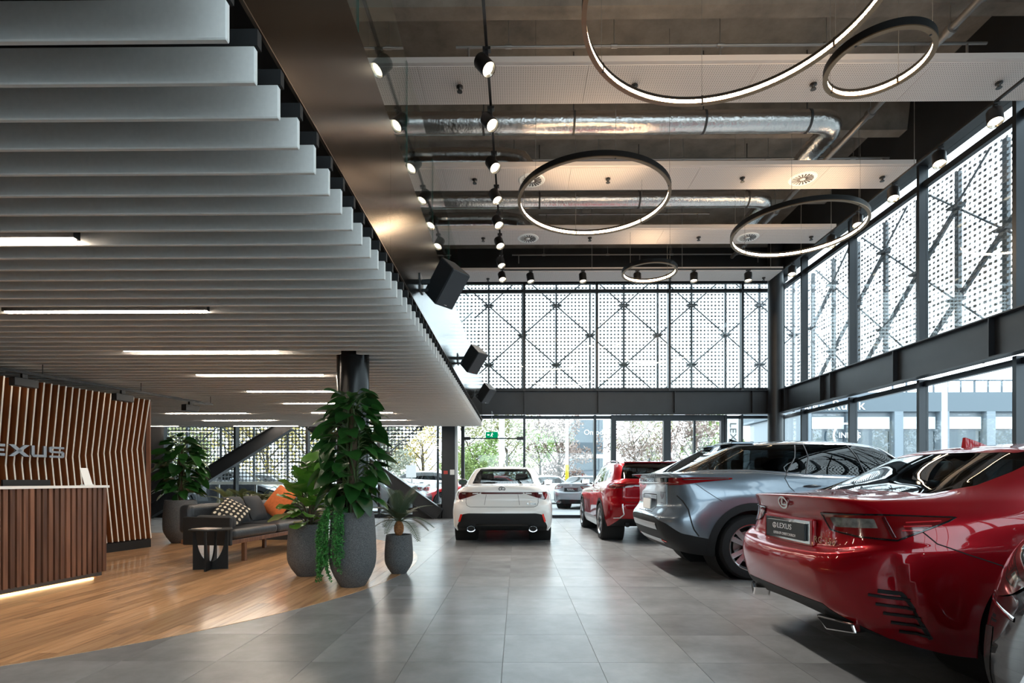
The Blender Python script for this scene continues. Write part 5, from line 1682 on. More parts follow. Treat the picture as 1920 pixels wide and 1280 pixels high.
        ids = B.region(fu, (0, 0, 1), [(-4.05, .40 * zs), (-3.74, .38 * zs), (-3.66, .20 * zs), (-4.10, .20 * zs)], lambda c, n, sg=sg: (c[:, 0] * sg > .3) & (c[:, 1] > 3.9))
        if len(ids): part('lower_intake', B.mesh('lower_intake', ids, GRILLE, .002), t)
    ids = B.region((1, 0, 0), (0, 0, 1), [(-.40, .74 * zs), (.40, .74 * zs), (.28, .55 * zs), (.46, .22 * zs), (-.46, .22 * zs), (-.28, .55 * zs)], lambda c, n: c[:, 1] > 4.2)
    if len(ids): part('grille', B.mesh('grille', ids, GRILLE, .003), t)
    finish_body(t, B, WHITEP, sedan_loops, (.75, 3.1, .96, .72))
    seats(t, ((1.15, True), (2.0, False)), 1.12)
    mirror_pods(t, .87, 2.88, 1.045, mat('mirror_dark_shell', (.05, .04, .035), .2, coat=.6))
    o = fin_antenna(t, WHITEP, 1.62, 1.415)
    return t
sedan = build_sedan('white sedan seen squarely from behind, parked in the centre', WHITEP)
sedan.location = (-.27, 9.42, 0)

# ---------------------------------------------------------------- 2: red compact crossover
cross_loops = table([
 tri(0,.22,.32, .55,.24,.32, .78,.36,.30, .86,.56,.26, .87,.90,.24, .86,1.7,.22, .86,2.3,.22, .86,2.9,.22, .86,3.54,.22, .74,4.25,.24, 0,4.45,.24),
 tri(0,.10,.45, .55,.12,.45, .82,.27,.44, .895,.56,.42, .91,.90,.40, .90,1.7,.36, .895,2.3,.36, .90,2.9,.36, .91,3.54,.40, .80,4.28,.42, 0,4.50,.42),
 tri(0,.05,.66, .55,.07,.66, .83,.22,.66, .905,.54,.68, .915,.90,.68, .90,1.7,.60, .89,2.3,.58, .895,2.9,.60, .915,3.54,.64, .82,4.22,.66, 0,4.50,.64),
 tri(0,.10,.84, .55,.12,.84, .81,.26,.85, .89,.54,.88, .91,.90,.88, .90,1.7,.82, .89,2.3,.80, .89,2.9,.80, .90,3.54,.84, .80,4.12,.84, 0,4.44,.82),
 tri(0,.10,.98, .55,.12,.98, .79,.25,.99, .865,.54,1.0, .885,.90,1.0, .88,1.7,.96, .87,2.3,.94, .87,2.9,.93, .86,3.54,.93, .74,4.0,.91, 0,4.34,.90),
 tri(0,.12,1.10, .50,.14,1.10, .73,.27,1.09, .80,.54,1.08, .83,.90,1.07, .84,1.7,1.03, .83,2.3,1.01, .81,2.8,1.0, .72,3.4,.98, .55,3.75,.97, 0,4.0,.95),
 tri(0,.17,1.15, .48,.19,1.15, .67,.32,1.14, .75,.55,1.12, .785,.90,1.11, .80,1.7,1.06, .795,2.3,1.045, .77,2.75,1.03, .68,3.05,1.02, .45,3.15,1.01, 0,3.22,1.0),
 tri(0,.48,1.47, .45,.49,1.465, .575,.55,1.45, .60,.65,1.45, .61,.90,1.46, .62,1.5,1.475, .615,2.0,1.465, .595,2.3,1.44, .55,2.42,1.42, .40,2.46,1.43, 0,2.5,1.44),
 tri(0,.55,1.49, 0,.56,1.49, 0,.60,1.495, 0,.70,1.5, 0,.95,1.51, 0,1.5,1.53, 0,2.0,1.52, 0,2.28,1.5, 0,2.38,1.475, 0,2.42,1.465, 0,2.45,1.455)])
def build_crossover(name, label, pm, rear=True):
    t, B = car_shell(name, label, cross_loops, pm, (.90, 3.54), .352, .395, TINT, track=.80, wheels=W35, arch_pad=.05)
    part('rear_window', B.mesh('rear_window', B.region((1, 0, 0), (0, 0, 1), [(-.62, 1.165), (.62, 1.165), (.56, 1.38), (.50, 1.455), (-.50, 1.455), (-.56, 1.38)], lambda c, n: (n[:, 1] < -.1) & (c[:, 1] < .7)), TINT, -.002), t)
    part('windscreen', B.mesh('windscreen', B.region((1, 0, 0), (0, 0, 1), [(-.68, 1.03), (.68, 1.03), (.53, 1.415), (-.53, 1.415)], lambda c, n: (n[:, 1] > .1) & (c[:, 1] > 2.2) & (c[:, 2] > 1.02)), TINT, -.002), t)
    for sg in (1, -1):
        part('side_window', B.mesh('side_window', B.region((0, 1, 0), (0, 0, 1), [(.68, 1.20), (.78, 1.36), (.98, 1.435), (1.5, 1.455), (2.0, 1.445), (2.32, 1.40), (2.85, 1.055), (1.7, 1.09), (.95, 1.135)], SIDE(sg)), TINT, -.002), t)
        ids = B.region((0, 1, 0), (0, 0, 1), [(1.25, .18), (3.2, .18), (3.16, .40), (1.28, .40)], SIDE(sg))
        if len(ids): part('sill_cladding', B.mesh('sill_cladding', ids, mat('sill_silver', (.45, .43, .42), .3, .7), .003), t)
        gu = (sg, 1, 0)
        ids = B.region(gu, (0, 0, 1), [(.50, 1.065), (.98, 1.075), (1.22, 1.06), (1.15, 1.0), (.95, .985), (.55, 1.01)], lambda c, n, sg=sg: (c[:, 0] * sg > .2) & (c[:, 1] < .9))
        part('tail_lamp', B.mesh('tail_lamp', ids, LAMPD, .005), t)
        B.ribbon([(.72, 1.03), (.95, 1.035), (1.15, 1.04)], 'corner', .03, LAMPR, 'lamp_strip', t, lift=.008, thick=.003, side=sg)
        B.ribbon([(.72, .71), (.70, .52), (.80, .46), (.98, .45)] if sg < 0 else [(.72, .71), (.70, .52), (.80, .46), (.98, .45)], 'corner', .022, CHROME, 'bumper_trim', t, lift=.004, thick=.004, side=sg)
        fu = (sg, -1, 0)
        ids = B.region(fu, (0, 0, 1), [(-3.96, .79), (-3.70, .82), (-3.30, .855), (-2.95, .875), (-3.0, .83), (-3.22, .74), (-3.45, .68), (-3.70, .655), (-3.92, .70)], lambda c, n, sg=sg: (c[:, 0] * sg > .3) & (c[:, 1] > 3.6))
        if len(ids): part('headlamp', B.mesh('headlamp', ids, LAMPH, .006), t)
        ids = B.region(fu, (0, 0, 1), [(-3.72, .56), (-3.52, .54), (-3.40, .40), (-3.42, .26), (-3.72, .26)], lambda c, n, sg=sg: (c[:, 0] * sg > .3) & (c[:, 1] > 3.9))
        if len(ids): part('lower_intake', B.mesh('lower_intake', ids, GRILLE, .002), t)
    for sg in (1, -1): B.ribbon([(sg * .50, .615), (sg * .62, .625), (sg * .72, .635), (sg * .79, .64)], 'front', .016, CHROME, 'bumper_chrome', t, lift=.001, thick=.002)
    part('lamp_bar', B.mesh('lamp_bar', B.region((1, 0, 0), (0, 0, 1), [(-.42, 1.06), (-.42, 1.02), (.42, 1.02), (.42, 1.06)], lambda c, n: c[:, 1] < .4), LAMPD, .004), t)
    part('lower_bumper', B.mesh('lower_bumper', B.region((1, 0, 0), (0, 0, 1), [(-.66, .44), (.66, .44), (.80, .30), (-.80, .30)], lambda c, n: c[:, 1] < .6), CLAD, .004), t)
    ids = B.region((1, 0, 0), (0, 0, 1), [(-.42, .80), (.42, .80), (.30, .60), (.50, .30), (-.50, .30), (-.30, .60)], lambda c, n: c[:, 1] > 4.1)
    part('grille', B.mesh('grille', ids, GRILLE, .004), t)
    B.ribbon([(-.42, .80), (.42, .80), (.30, .60), (.50, .32), (-.50, .32), (-.30, .60), (-.42, .80)], 'front', .022, CHROME, 'grille_frame', t, lift=.005, thick=.006)
    B.ribbon([(-.62, 1.06), (-.62, .80), (-.56, .74), (.56, .74), (.62, .80), (.62, 1.06)], 'rear', .007, SEAM, 'tailgate_gap', t)
    part('emblem', emblem_mesh(.12, CHROME), t, (0, rear_y(B, 0, .93) - .002, .93), (0, 0, 0))
    plate(t, (0, rear_y(B, 0, .80) - .004, .80), .36, .12, PLATEW, [])
    for sg in (1, -1):
        o = MB().lathe([(.055, 0), (.055, .1), (.045, .1), (.043, .02), (0, .02)], 20, axis='y').build('exhaust_tip', RIMD, t, smooth=True); o.location = (sg * .52, .16, .34)
    # roof spoiler and rails
    o = MB().prism([(-.54, .44), (.54, .44), (.48, .62), (-.48, .62)], 1.466, 1.480).build('roof_spoiler', pm, t); bevel(o, .008)
    for sg in (1, -1):
        MB().tube([(sg * .56, .75, 1.465), (sg * .57, .85, 1.505), (sg * .575, 1.4, 1.525), (sg * .57, 2.0, 1.505), (sg * .56, 2.12, 1.465)], .012, 8).build('roof_rail', GLOSSB, t, smooth=True)
    finish_body(t, B, pm, cross_loops, (.45, 2.9, 1.02, .74))
    seats(t, ((.95, True), (1.75, False)), 1.2)
    mirror_pods(t, .84, 2.70, 1.06, GLOSSB)
    fin_antenna(t, GLOSSB, .75, 1.50)
    for k, (y, z) in enumerate(((1.35, .95), (2.2, .93))): pass
    door_handles(t, B, ((1.30, .93), (2.15, .91)), pm)
    return t
xr = build_crossover('crossover', 'red compact crossover seen from its rear left, half hidden by the silver car', RED)
xr.location = (2.52, 9.62, 0); xr.rotation_euler = (0, 0, math.radians(.6))

# ---------------------------------------------------------------- 3: silver electric crossover coupe
suv_loops = table([
 tri(0,.25,.31, .60,.27,.31, .82,.40,.29, .88,.62,.27, .89,1.03,.25, .88,1.8,.24, .88,2.5,.24, .88,3.2,.24, .88,3.88,.24, .75,4.55,.25, 0,4.75,.25),
 tri(0,.10,.47, .60,.12,.47, .86,.30,.46, .93,.62,.43, .945,1.03,.40, .93,1.8,.36, .925,2.5,.36, .93,3.2,.36, .945,3.88,.40, .80,4.60,.40, 0,4.80,.40),
 tri(0,.03,.68, .60,.05,.68, .87,.24,.67, .94,.58,.66, .947,1.03,.64, .93,1.8,.60, .92,2.5,.58, .925,3.2,.58, .945,3.88,.60, .82,4.55,.60, 0,4.80,.60),
 tri(0,.13,.86, .60,.145,.86, .85,.30,.87, .93,.58,.89, .945,1.03,.93, .925,1.8,.86, .915,2.5,.84, .92,3.2,.84, .94,3.88,.87, .80,4.45,.80, 0,4.75,.78),
 tri(0,.13,1.09, .60,.145,1.09, .82,.28,1.09, .89,.58,1.09, .915,1.03,1.08, .905,1.8,1.04, .90,2.5,1.02, .90,3.2,1.01, .90,3.88,.98, .70,4.30,.92, 0,4.60,.88),
 tri(0,.13,1.165, .60,.145,1.165, .79,.26,1.165, .865,.58,1.165, .89,1.03,1.16, .885,1.8,1.12, .88,2.5,1.10, .88,3.2,1.08, .86,3.88,1.02, .65,4.22,.96, 0,4.52,.91),
 tri(0,.00,1.215, .55,.02,1.215, .76,.19,1.21, .835,.56,1.22, .855,1.03,1.22, .86,1.8,1.17, .855,2.5,1.14, .84,3.15,1.12, .76,3.8,1.06, .55,4.10,1.0, 0,4.42,.94),
 tri(0,.20,1.225, .50,.22,1.225, .68,.33,1.22, .775,.62,1.25, .81,1.03,1.25, .825,1.8,1.195, .82,2.5,1.165, .79,3.1,1.14, .69,3.40,1.11, .45,3.50,1.09, 0,3.60,1.07),
 tri(0,.98,1.565, .45,.99,1.565, .59,1.02,1.56, .615,1.12,1.555, .63,1.32,1.565, .64,1.8,1.585, .635,2.3,1.575, .61,2.62,1.54, .55,2.77,1.515, .40,2.82,1.525, 0,2.86,1.53),
 tri(0,1.04,1.59, 0,1.05,1.59, 0,1.08,1.595, 0,1.18,1.605, 0,1.36,1.62, 0,1.8,1.64, 0,2.3,1.635, 0,2.6,1.605, 0,2.72,1.575, 0,2.77,1.56, 0,2.81,1.55)])
def build_suv():
    t, B = car_shell('crossover_coupe', 'silver blue electric crossover parked side on behind the red coupe', suv_loops, SILVER, (1.05, 3.88), .372, .425, TINT, track=.815, wheels=W37, arch_pad=.085)
    part('rear_window', B.mesh('rear_window', B.region((1, 0, 0), (0, 0, 1), [(-.66, 1.235), (.66, 1.235), (.60, 1.42), (.565, 1.555), (-.565, 1.555), (-.60, 1.42)], lambda c, n: (c[:, 1] < 1.05) & (c[:, 2] > 1.22) & (n[:, 1] < 0)), TINT, -.002), t)
    part('windscreen', B.mesh('windscreen', B.region((1, 0, 0), (0, 0, 1), [(-.69, 1.125), (.69, 1.125), (.53, 1.51), (-.53, 1.51)], lambda c, n: (n[:, 1] > .1) & (c[:, 1] > 2.5) & (c[:, 2] > 1.10)), TINT, -.002), t)
    for sg in (1, -1):
        ids = B.region((0, 1, 0), (0, 0, 1), [(.30, 1.236), (.42, 1.30), (.70, 1.43), (1.02, 1.54), (1.4, 1.556), (1.8, 1.563), (2.3, 1.555), (2.62, 1.515), (3.05, 1.30), (3.20, 1.155), (2.5, 1.18), (1.8, 1.208), (1.45, 1.235), (1.05, 1.262), (.60, 1.258)], lambda c, n, sg=sg: (c[:, 0] * sg > .5) & (n[:, 0] * sg > .05))
        part('side_window', B.mesh('side_window', ids, TINT, -.002), t)
        for pl in (((1.50, 1.232), (1.62, 1.40), (1.66, 1.55)), ((1.72, 1.215), (1.78, 1.40), (1.76, 1.56)), ((2.42, 1.185), (2.36, 1.40), (2.28, 1.55))):
            B.ribbon(pl, 'side', .012, mat('pillar_grey', (.10, .10, .11), .3), 'window_pillar', t, lift=.003, thick=.002, side=sg)
        gu = (sg, 1, 0)
        ids = B.region(gu, (0, 0, 1), [(.86, 1.165), (1.30, 1.166), (1.74, 1.162), (1.72, 1.146), (1.38, 1.115), (1.10, 1.082), (.86, 1.078)], lambda c, n, sg=sg: (c[:, 0] * sg > .3) & (c[:, 1] < 1.2))
        part('tail_lamp', B.mesh('tail_lamp', ids, LAMPR, .006), t)
        B.ribbon([(1.10, 1.143), (1.35, 1.147), (1.68, 1.152)], 'corner', .012, GLOSSB, 'lamp_shade_line', t, lift=.008, thick=.002, side=sg)
        ids = B.region(gu, (0, 0, 1), [(-.02, .71), (.55, .70), (.88, .63), (1.12, .53), (1.50, .47), (1.62, .40), (1.62, .2), (-.02, .2)], lambda c, n, sg=sg: (c[:, 0] * sg >= 0) & (c[:, 1] < .75))
        part('rear_cladding', B.mesh('rear_cladding', ids, CLAD, .004), t)
        ids = B.region((0, 1, 0), (0, 0, 1), [(1.45, .18), (3.5, .18), (3.44, .40), (1.5, .40)], SIDE(sg))
        if len(ids): part('sill_cladding', B.mesh('sill_cladding', ids, CLAD, .003), t)
        B.ribbon([(.64, .42), (.80, .41)], 'corner', .022, REFL, 'reflector', t, lift=.008, thick=.004, side=sg)
        # sculpted quarter crease and door gaps
        B.ribbon([(1.02, .96), (1.12, .90), (1.22, .80), (1.26, .70), (1.30, .58), (1.36, .50)], 'corner', .015, SEAM, 'bumper_gap', t, side=sg)
        B.ribbon([(.42, 1.10), (.52, 1.02), (.62, .95), (.70, .90)], 'side', .006, SEAM, 'quarter_gap', t, side=sg)
        B.ribbon([(1.50, 1.23), (1.44, 1.16), (1.48, 1.06), (1.62, .92), (1.62, .42)], 'side', .008, SEAM, 'door_gap', t, side=sg)
        B.ribbon([(2.42, 1.18), (2.44, .9), (2.42, .42)], 'side', .008, SEAM, 'door_gap', t, side=sg)
        fu = (sg, -1, 0)
        ids = B.region(fu, (0, 0, 1), [(-3.9, .84), (-3.3, .90), (-3.25, .86), (-3.6, .78), (-3.9, .78)], lambda c, n, sg=sg: (c[:, 0] * sg > .3) & (c[:, 1] > 4.0))
        if len(ids): part('headlamp', B.mesh('headlamp', ids, LAMPH, .005), t)
    ids = B.region((1, 0, 0), (0, 0, 1), [(-.80, 1.165), (.80, 1.165), (.80, 1.085), (-.80, 1.085)], lambda c, n: (c[:, 1] < .5))
    part('lamp_bar', B.mesh('lamp_bar', ids, GLOSSB, .004), t)
    B.ribbon([(-.80, 1.103), (.80, 1.103)], 'rear', .022, LAMPR, 'light_line', t, lift=.007, thick=.003)
    me = text_mesh('LEXUS', .062, .002, CHROME, space=2.2, xs=1.3); part('tailgate_lettering', me, t, (0, rear_y(B, 0, 1.132) - .008, 1.132), (PI / 2, 0, 0))
    B.ribbon([(-.54, .585), (.54, .585)], 'rear', .085, mat('skid_silver', (.52, .53, .54), .35, .5), 'skid_strip', t, lift=.006, thick=.006)
    B.ribbon([(-.50, .40), (.50, .40)], 'rear', .09, mat('skid_silver', (.52, .53, .54), .35, .5), 'lower_skid', t, lift=.006, thick=.006)
    plate(t, (0, rear_y(B, 0, .84) - .03, .84), .36, .13, PLATEW, [], math.radians(-4))
    B.ribbon([(-.30, .96), (-.33, .75), (.33, .75), (.30, .96)], 'rear', .010, SEAM, 'plate_recess_edge', t, close=True)
    # twin roof spoilers
    for sg in (1, -1):
        pg = [(sg * .12, .92), (sg * .56, .96), (sg * .60, 1.22), (sg * .14, 1.22)]
        o = MB().prism(pg if sg > 0 else pg[::-1], 1.572, 1.60).build('roof_spoiler', SILVER, t); bevel(o, .008)
        o.rotation_euler = (0, 0, 0)
    finish_body(t, B, SILVER, suv_loops, (.6, 3.2, 1.10, .76))
    seats(t, ((1.35, True), (2.15, False)), 1.28)
    mirror_pods(t, .87, 2.98, 1.14, SILVER)
    fin_antenna(t, GLOSSB, 1.25, 1.615)
    door_handles(t, B, ((1.74, 1.07), (2.64, 1.05)), mat('handle_dark', (.05, .06, .07), .2, .6))
    return t
suv = build_suv()
suv.location = (1.60, 7.04, 0); suv.rotation_euler = (0, 0, -PI / 2 + math.radians(1.0))

# ---------------------------------------------------------------- 4: red coupe
coupe_loops = table([
 tri(0,.16,.31, .50,.18,.29, .74,.34,.25, .87,.62,.20, .88,1.05,.18, .85,1.8,.17, .85,2.4,.17, .85,3.05,.17, .86,3.78,.17, .72,4.45,.17, 0,4.65,.17),
 tri(0,.06,.41, .50,.08,.40, .785,.28,.37, .905,.60,.34, .92,1.05,.32, .895,1.8,.30, .89,2.4,.30, .89,3.05,.30, .90,3.78,.30, .76,4.48,.30, 0,4.69,.30),
 tri(0,.00,.60, .50,.03,.60, .80,.24,.62, .915,.56,.62, .925,1.05,.60, .90,1.8,.52, .89,2.4,.50, .895,3.05,.50, .92,3.78,.52, .80,4.42,.50, 0,4.70,.50),
 tri(0,.02,.69, .50,.05,.70, .795,.25,.735, .91,.55,.74, .925,1.05,.74, .90,1.8,.68, .89,2.4,.66, .895,3.05,.66, .91,3.78,.68, .80,4.36,.62, 0,4.66,.60),
 tri(0,.12,.715, .50,.135,.73, .77,.27,.80, .89,.55,.82, .912,1.05,.83, .90,1.8,.80, .89,2.4,.79, .89,3.05,.79, .90,3.78,.78, .76,4.28,.71, 0,4.60,.67),
 tri(0,.14,.90, .48,.16,.91, .73,.28,.92, .855,.56,.925, .885,1.05,.935, .88,1.8,.90, .875,2.4,.89, .875,3.05,.88, .87,3.78,.85, .70,4.15,.78, 0,4.50,.74),
 tri(0,.08,1.035, .45,.11,1.03, .66,.24,1.015, .77,.58,1.01, .82,1.05,1.02, .82,1.8,.99, .81,2.4,.97, .80,3.0,.96, .70,3.7,.92, .50,4.0,.89, 0,4.30,.84),
 tri(0,.55,1.065, .42,.57,1.06, .60,.62,1.055, .68,.82,1.085, .72,1.10,1.11, .75,1.8,1.04, .745,2.4,1.0, .72,2.9,.99, .62,3.2,.975, .40,3.3,.965, 0,3.38,.955),
 tri(0,1.20,1.335, .40,1.21,1.328, .53,1.25,1.315, .56,1.36,1.31, .575,1.55,1.32, .59,1.90,1.335, .585,2.2,1.33, .565,2.45,1.31, .52,2.55,1.295, .38,2.60,1.31, 0,2.63,1.33),
 tri(0,1.28,1.358, 0,1.29,1.358, 0,1.33,1.365, 0,1.42,1.372, 0,1.60,1.385, 0,1.95,1.395, 0,2.2,1.393, 0,2.44,1.38, 0,2.52,1.365, 0,2.56,1.355, 0,2.59,1.345)])
def build_coupe():
    t, B = car_shell('coupe', 'glossy red coupe in the right foreground, tail towards the camera', coupe_loops, RED, (1.05, 3.78), .342, .385, TINT, track=.80, wheels=W34)
    part('rear_window', B.mesh('rear_window', B.region((1, 0, 0), (0, 1, 0), [(-.60, .64), (-.40, .60), (.40, .60), (.60, .64), (.655, .86), (.635, 1.10), (.60, 1.28), (.575, 1.36), (.53, 1.20), (.40, 1.165), (-.40, 1.165), (-.53, 1.20), (-.575, 1.36), (-.60, 1.28), (-.635, 1.10), (-.655, .86)], lambda c, n: (c[:, 2] > 1.06) & (c[:, 1] < 1.5)), TINT, -.002), t)
    part('windscreen', B.mesh('windscreen', B.region((1, 0, 0), (0, 0, 1), [(-.64, .985), (.64, .985), (.50, 1.30), (-.50, 1.30)], lambda c, n: (n[:, 1] > .1) & (c[:, 1] > 2.3) & (c[:, 2] > .975)), TINT, -.002), t)
    for sg in (1, -1):
        part('side_window', B.mesh('side_window', B.region((0, 1, 0), (0, 0, 1), [(1.12, 1.15), (1.38, 1.28), (2.2, 1.305), (2.48, 1.275), (2.92, 1.015), (2.0, 1.045)], SIDE(sg)), TINT, -.002), t)
        gu = (sg, 1, 0)
        CN = lambda c, n, sg=sg: (c[:, 0] * sg > .25) & (c[:, 1] < .9)
        # sculpted recess of the bumper corner: deepest along the rear edge of the quarter panel
        rec = [(.62, .64), (1.12, .745), (1.17, .66), (1.295, .27), (1.0, .25), (.80, .45)]
        ids = B.region(gu, (0, 0, 1), rec, CN, tol=.03)
        B.live[ids] = True
        for v in np.unique(B.F[ids].ravel()):
            u_, z_ = B.V[v] @ np.array(gu, float), B.V[v][2]
            ur = 1.17 + (.66 - z_) * .32 if z_ < .66 else 1.17 - (z_ - .66) * .59
            ul = .62 + max(0, .64 - z_) * .98
            s_ = min(1, max(0, (u_ - ul) / max(.05, ur - ul)))
            if u_ > ur - .012: continue
            k_ = s_ * s_ * min(1, max(0, (.745 - z_) / .14)) * min(1, max(0, (z_ - .25) / .05))
            B.V[v] = B.V[v] - B.VN[v] * .030 * k_
        B.normals()
        B.bvh = BVHTree.FromPolygons([tuple(v) for v in B.V], [tuple(f) for f in B.F[B.live]])
        ids = B.region(gu, (0, 0, 1), [(.60, .915), (.96, .918), (.99, .868), (.66, .858)], CN)
        part('clear_lens', B.mesh('clear_lens', ids, LAMPC, .004), t)
        ids = B.region(gu, (0, 0, 1), [(.52, .930), (1.0, .938), (1.44, .933), (1.40, .915), (1.12, .812), (.85, .818), (.62, .842)], CN)
        part('tail_lamp', B.mesh('tail_lamp', ids, LAMPR, .006), t)
        B.ribbon([(1.10, .82), (1.02, .93)], 'corner', .016, LAMPD, 'lamp_divider', t, lift=.008, thick=.003, side=sg)
        B.ribbon([(.52, .935), (1.0, .943), (1.44, .936), (1.40, .915), (1.12, .808), (.85, .814), (.62, .838), (.52, .935)], 'corner', .010, GLOSSB, 'lamp_border', t, lift=.007, thick=.002, side=sg)
        for q in range(3): B.ribbon([(1.16 - .01 * q, .905 - .022 * q), (1.36 - .05 * q, .917 - .026 * q)], 'corner', .008, LAMPB, 'lamp_strip', t, lift=.008, thick=.002, side=sg)
        for k in range(5):
            z = .500 - .047 * k
            B.ribbon([(.94 + .045 * k, z + .004), (1.205 + .025 * k, z - .006)], 'corner', .017, BLACK_MATTE, 'vent_slat', t, lift=.002, thick=.010, side=sg)
        B.ribbon([(1.0, .53), (1.14, .525), (1.20, .47), (1.31, .29)], 'corner', .022, BLACK_MATTE, 'vent_edge', t, lift=.002, thick=.004, side=sg)
        B.ribbon([(.42, .86), (.47, .80), (.60, .75), (.78, .69), (.90, .655)], 'side', .006, SEAM, 'bumper_gap', t, side=sg)
        o = MB().prism([(-.13, .03), (.12, .035), (.14, -.02), (-.06, -.045)], 0, .12, axis='y').build('exhaust_tip', CHROME, t); bevel(o, .012, 3)
        MB().prism([(-.112, .020), (.105, .024), (.122, -.014), (-.05, -.033)], -.002, .004, axis='y').build('exhaust_bore', BLACK_VOID, o)
        o.scale = (sg * 1.0, 1, 1); o.location = (sg * .55, .12, .285); o.rotation_euler = (0, 0, sg * .35)
        fu = (sg, -1, 0)
        ids = B.region(fu, (0, 0, 1), [(-3.8, .72), (-3.2, .80), (-3.2, .74), (-3.6, .66)], lambda c, n, sg=sg: (c[:, 0] * sg > .3) & (c[:, 1] > 4.0))
        if len(ids): part('headlamp', B.mesh('headlamp', ids, LAMPH, .005), t)
        B.ribbon([(1.62, 1.10), (1.56, .98), (1.60, .30)], 'side', .007, SEAM, 'door_gap', t, side=sg)
    ids = B.region((1, 0, 0), (0, 0, 1), [(-.50, .40), (.50, .40), (.62, .33), (.72, .26), (.72, .18), (-.72, .18), (-.72, .26), (-.62, .33)], lambda c, n: c[:, 1] < .45)
    part('diffuser', B.mesh('diffuser', ids, CLAD, .002), t)
    B.ribbon([(-.62, .905), (-.36, .885), (-.34, .70)], 'rear', .006, SEAM, 'boot_gap', t)
    yp = rear_y(B, 0, .80)
    o = MB().box(-.33, .33, -.02, .01, -.075, .10).build('plate_surround', RED, t, loc=(0, yp, .79)); bevel(o, .01)
    MB().box(-.30, .30, -.022, -.018, -.062, .085).build('chrome_backing', CHROME, o)
    p = plate(t, (0, yp - .024, .80), .52, .112, PLATEB, [('LEXUS', .052, .018, LETW, 1.35), ('LEXUS OF CHRISTCHURCH', .026, -.034, LETW, .95)], 0)
    part('plate_emblem', emblem_mesh(.055, LETW, .001), p, (-.14, -.0125, .018))
    part('emblem', emblem_mesh(.125, CHROME, .008), t, (0, rear_y(B, 0, .985) - .012, .985), (math.radians(14), 0, 0))
    me = text_mesh('RC 350', .058, .002, CHROME, space=1.15); part('model_badge', me, t, (.43, rear_y(B, .43, .765) - .009, .765), (PI / 2, 0, .09))
    B.ribbon([(-.60, 1.028), (-.40, 1.040), (.40, 1.040), (.60, 1.028)], 'top', .0, RED, 'lip', t) if False else None
    finish_body(t, B, RED, coupe_loops, (.75, 3.0, .98, .68))
    seats(t, ((1.5, True), (2.2, False)), 1.08)
    mirror_pods(t, .80, 2.75, 1.0, RED)
    fin_antenna(t, RED, 1.42, 1.368)
    return t
coupe = build_coupe()
coupe.location = (1.75, 3.75, 0); coupe.rotation_euler = (0, 0, -PI / 2)

# ---------------------------------------------------------------- 5: dark car nose at the right edge
nose = build_crossover('crossover', 'black car cut off by the right edge, only its headlamp corner showing', GRAPHITE)
nose.scale = (1, 1, 1.1)
nose.location = (5.97, .83, 0); nose.rotation_euler = (0, 0, math.radians(84))
# ================================================================ outside: car park, trees, neighbours
ASPH = mat('pale_asphalt', (.30, .30, .30), .9, noise=.12, nscale=.6)
g = MB().box(-70, 90, 16.55, 110, -.14, -.04).box(8.3, 90, -30, 16.55, -.14, -.04).build('ground', ASPH); tag(g, kind='structure')
g = MB().box(-70, -13.7, -30, 16.55, -.14, -.04).box(-13.7, 8.3, -40, -6.05, -.14, -.04).build('ground_forecourt', ASPH); tag(g, kind='structure')
def parked(src, label, p, deg, pm=None, z=-.04):
    c = copy_tree(src); c.location = (p[0], p[1], z); c.rotation_euler = (0, 0, math.radians(deg))
    c['label'] = label
    if 'group' in c: del c['group']
    c['group'] = 'cars parked outside'
    if pm:
        for ch in children_of(c):
            if ch.name.split('.')[0] in ('body', 'plate_surround', 'roof_spoiler'):
                ch.material_slots[0].link = 'OBJECT'; ch.material_slots[0].material = pm
    return c
REDB = paint('bright_red_paint', (.55, .012, .015), .2, .3)
GREYP = paint('mid_grey_paint', (.30, .31, .33), .5, .3)
parked(coupe, 'bright red car outside, beyond the diagonal brace', (.85, 22.0), 90, REDB)
parked(suv, 'white car outside behind the bright red one', (-6.3, 26.5), -90, WHITEP)
parked(sedan, 'silver car outside half hidden by the cycad', (-3.2, 19.9), 90, GREYP)
parked(coupe, 'silver grey car outside, its tail showing right of the white sedan', (2.1, 21.5), -28, GREYP)
parked(sedan, 'white car outside just right of the white sedan roof', (-.6, 26.5), -70, WHITEP)
parked(suv, 'dark car outside behind the mesh screen and the sofa', (-13.6, 21.0), -90, GRAPHITE)
parked(xr, 'grey car outside at the far left behind the mesh screen', (-14.8, 27.0), -80, GREYP)
# trees
BARK = mat('bark', (.10, .075, .055), .9, noise=.3, nscale=8)
def foliage_mat(name, c1, c2):
    m, nt, b = _new(name)
    geo = nt.nodes.new('ShaderNodeNewGeometry')
    r = nt.nodes.new('ShaderNodeValToRGB'); r.color_ramp.elements[0].color = (*c1, 1); r.color_ramp.elements[1].color = (*c2, 1)
    nt.links.new(geo.outputs['Random Per Island'], r.inputs[0]); nt.links.new(r.outputs[0], b.inputs['Base Color'])
    b.inputs['Roughness'].default_value = .7
    return m
FOL = {'ochre': foliage_mat('ochre_foliage', (.36, .28, .08), (.56, .43, .13)), 'olive': foliage_mat('olive_foliage', (.20, .20, .08), (.36, .33, .15)),
       'green': foliage_mat('green_foliage', (.17, .24, .07), (.34, .42, .14)), 'russet': foliage_mat('russet_foliage', (.24, .17, .14), (.38, .28, .24)),
       'grey': foliage_mat('grey_green_foliage', (.22, .23, .17), (.34, .34, .26))}
